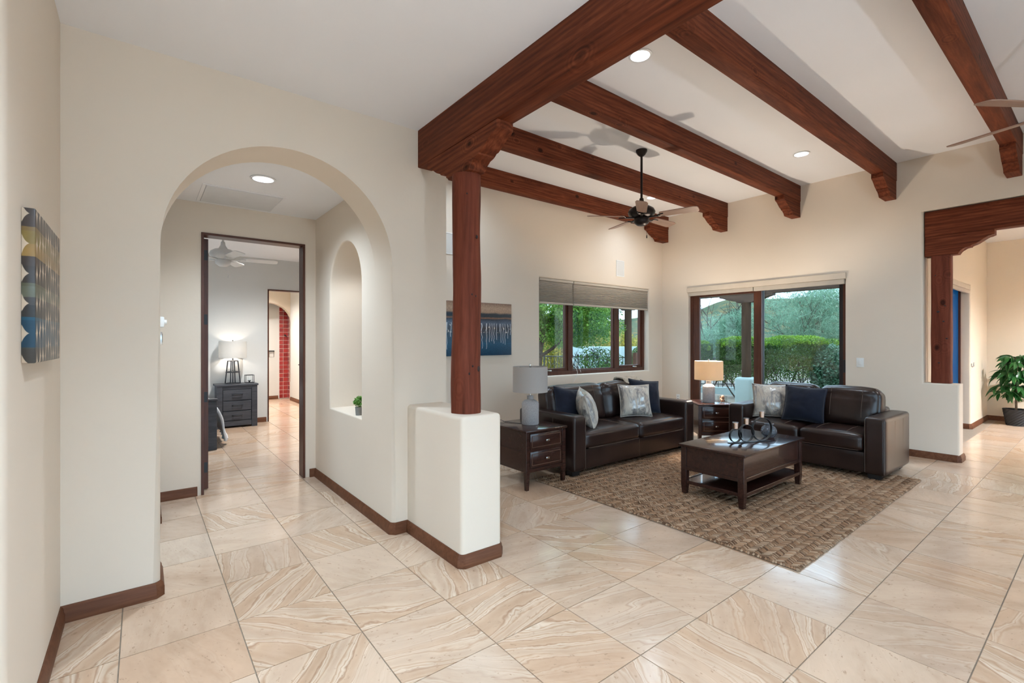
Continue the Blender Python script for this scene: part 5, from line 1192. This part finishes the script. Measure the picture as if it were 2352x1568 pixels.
m_green = leaf_mat('ash_leaves', (.06, .19, .02), (.24, .42, .06)); m_hedge = leaf_mat('hedge_leaves', (.08, .20, .015), (.30, .46, .05)); m_hedged = leaf_mat('hedge_underside_leaves', (.04, .10, .02), (.12, .22, .05))
m_feather = leaf_mat('feathery_leaves', (.10, .20, .13), (.26, .42, .27)); m_holly = leaf_mat('glossy_dark_leaves', (.03, .10, .05), (.14, .28, .17), .25, .6); m_yellow = leaf_mat('sunlit_bloom', (.14, .20, .05), (.62, .45, .06)); m_tan = leaf_mat('dry_brush', (.30, .24, .12), (.55, .42, .20))  # yellow bloom carries the low sun's warm light in its leaf colour
p = atdepth(1238, 785, 12.6); tA = thing('shade_tree', 'broad green shade tree outside the left pane of the sofa window', 'tree', (p.x, p.y, -.16))
trunk_tree(tA, [((0, 0, 0), (.05, .0, 1), 1.45, .085), ((0, 0, 1.2), (.65, -.35, .55), .8, .05), ((0, 0, 1.3), (-.3, .2, .9), .8, .05)], m_bark, 2, 3)
c = atdepth(1300, 785, 13.2) - p
leaf_obj('foliage', leaf_cloud(95000, .036, clumps(crown_pts((c.x * .95, c.y * .95, 3.0), (1.75, 1.75, 1.75), 190, 2, 1.62), (.38, .38, .28)), .45, .25, 5), m_green, tA)
def hedge(px, w_, half, ztop, thick, label, seed, rx=None):
    p = atdepth(px, 785, w_); t = thing('clipped_shrub', label, 'shrub', (p.x, p.y, -.16), 0, 'clipped flat-topped garden shrubs'); zt_ = ztop + .16
    g = np.random.default_rng(seed); n = 15000
    def shell(g, n):
        a = g.uniform(0, 2 * PI, n); q = np.sqrt(g.uniform(0, 1, n)); lump = 1 + .10 * np.sin(a * 5 + seed) + .06 * np.sin(a * 9); z = zt_ - .14 * q ** 3 + .035 * np.sin(a * 4 + q * 5) + .03 * np.sin(a * 9 + seed) * q - g.uniform(0, .08, n); return np.stack([half * lump * q * np.cos(a), half * lump * q * np.sin(a), z], 1)
    leaf_obj('top_foliage', leaf_cloud(n, .022, shell, .5, 0, seed), m_hedge, t)
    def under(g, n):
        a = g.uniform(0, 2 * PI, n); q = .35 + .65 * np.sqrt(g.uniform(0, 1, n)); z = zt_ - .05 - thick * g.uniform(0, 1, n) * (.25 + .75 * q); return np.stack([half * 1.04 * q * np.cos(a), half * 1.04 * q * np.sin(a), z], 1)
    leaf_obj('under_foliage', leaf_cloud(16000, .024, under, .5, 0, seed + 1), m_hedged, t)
    st = [((.0, 0, 0), (math.cos(k * 1.6) * .6, math.sin(k * 1.6) * .6, .8), zt_ * .38, .022) for k in range(5)]; trunk_tree(t, st, m_bark, 2, seed, .7, .62)
hedge(1612, 12.8, .26, 1.45, .55, 'small clipped shrub at the left edge of the slider view', 11); hedge(1700, 12.3, .56, 1.56, 1.15, 'flat-topped clipped shrub behind the patio post', 12); hedge(1826, 11.8, .86, 1.58, 1.15, 'wide flat-topped clipped shrub in the right slider panel', 13)
p = atdepth(1908, 785, 10.9); t = thing('glossy_shrub', 'dark glossy-leaved shrub at the right edge of the slider view', 'shrub', (p.x, p.y, -.16)); leaf_obj('foliage', leaf_cloud(9000, .035, ball((0, 0, .82), (.42, .42, .75)), .55, 0, 21), m_holly, t); trunk_tree(t, [((0, 0, 0), (0, 0, 1), .5, .03)], m_bark, 1, 4)
def feathery(px, w_, ctrs, label, seed, n=26000):
    p = atdepth(px, 785, w_); t = thing('feathery_tree', label, 'tree', (p.x, p.y, -.16), 0, 'feathery desert trees beyond the fence')
    cs = np.concatenate([crown_pts((c[0] * SA, -c[0] * CA, c[1]), (c[2], c[2], c[3]), c[4], seed + i_, .5, .1) for i_, c in enumerate(ctrs)])
    leaf_obj('foliage', leaf_cloud(n, .10, clumps(cs, (.45, .45, .28)), .07, .5, seed), m_feather, t)
    trunk_tree(t, [((0, 0, 0), (.3, -.3, 1), 1.2, .045), ((0, 0, .2), (-.4, .3, 1), 1.2, .035), ((0, 0, .2), (.1, .5, 1), 1.4, .035)], m_bark, 3, seed, .75, .72)
feathery(1660, 17.5, [(-.1, 1.5, 1.1, 1.0, 80), (.5, 2.3, .9, .6, 40)], 'thin feathery grey-green tree behind the patio post', 31, 17000)
feathery(1880, 16.0, [(.2, 2.5, 1.9, 1.5, 150), (.0, 1.2, 1.7, .9, 110)], 'large feathery tree filling the right slider panel', 41, 42000)
# bare branching shrub below the sofa window, low bushes, yellow brush
p = atdepth(1376, 785, 12.0); t = thing('branching_shrub', 'twiggy open-branched shrub seen in the middle pane of the sofa window', 'shrub', (p.x, p.y, -.16)); trunk_tree(t, [((0, 0, 0), (-.25, .2, 1), .55, .035), ((.05, 0, 0), (.3, -.25, 1), .55, .035), ((0, .03, 0), (.0, .1, 1), .6, .03)], m_bark, 4, 8, .75, .68)
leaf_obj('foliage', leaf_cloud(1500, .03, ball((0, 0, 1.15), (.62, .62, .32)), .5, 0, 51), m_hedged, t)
p = atdepth(1388, 785, 13.4); t = thing('round_bush', 'rounded yellow-green bush low behind the twiggy shrub', 'shrub', (p.x, p.y, -.16)); leaf_obj('foliage', leaf_cloud(5000, .03, ball((0, 0, .55), (.30, .30, .52)), .5, 0, 52), m_hedge, t)
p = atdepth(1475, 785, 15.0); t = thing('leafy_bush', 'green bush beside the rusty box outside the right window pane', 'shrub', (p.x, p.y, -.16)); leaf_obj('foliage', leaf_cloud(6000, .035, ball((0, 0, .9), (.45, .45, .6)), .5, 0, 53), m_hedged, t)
brush = [(1262, 17.3, .5, .95, 'yellow', 'left of the window mullion'), (1292, 17.6, .40, .85, 'tan', 'beside the shade tree'), (1340, 23.5, .8, .85, 'tan', 'above the garden wall at left'), (1372, 24.5, .55, 1.1, 'yellow', 'above the middle of the garden wall'), (1400, 24, .6, 1.15, 'yellow', 'above the twiggy shrub'), (1438, 24.5, .6, 1.1, 'yellow', 'behind the outer patio post'), (1470, 25, .7, 1.0, 'yellow', 'at the right end of the sofa window'), (1620, 26, .8, 1.0, 'tan', 'far behind the small clipped shrub'), (1680, 27, .8, 1.0, 'yellow', 'far behind the feathery tree')]
for k, (px, w_, r_, hz, kd, lb) in enumerate(brush):
    p = atdepth(px, 785, w_); t = thing('desert_bush', ('sun-tinted yellow flowering' if kd == 'yellow' else 'dry tan') + ' desert bush ' + lb, 'shrub', (p.x, p.y, -.16), 0, 'desert bushes beyond the fence'); leaf_obj('foliage', leaf_cloud(3500, .05, ball((0, 0, hz), (r_, r_, hz)), .45, 0, 60 + k), m_yellow if kd == 'yellow' else m_tan, t)
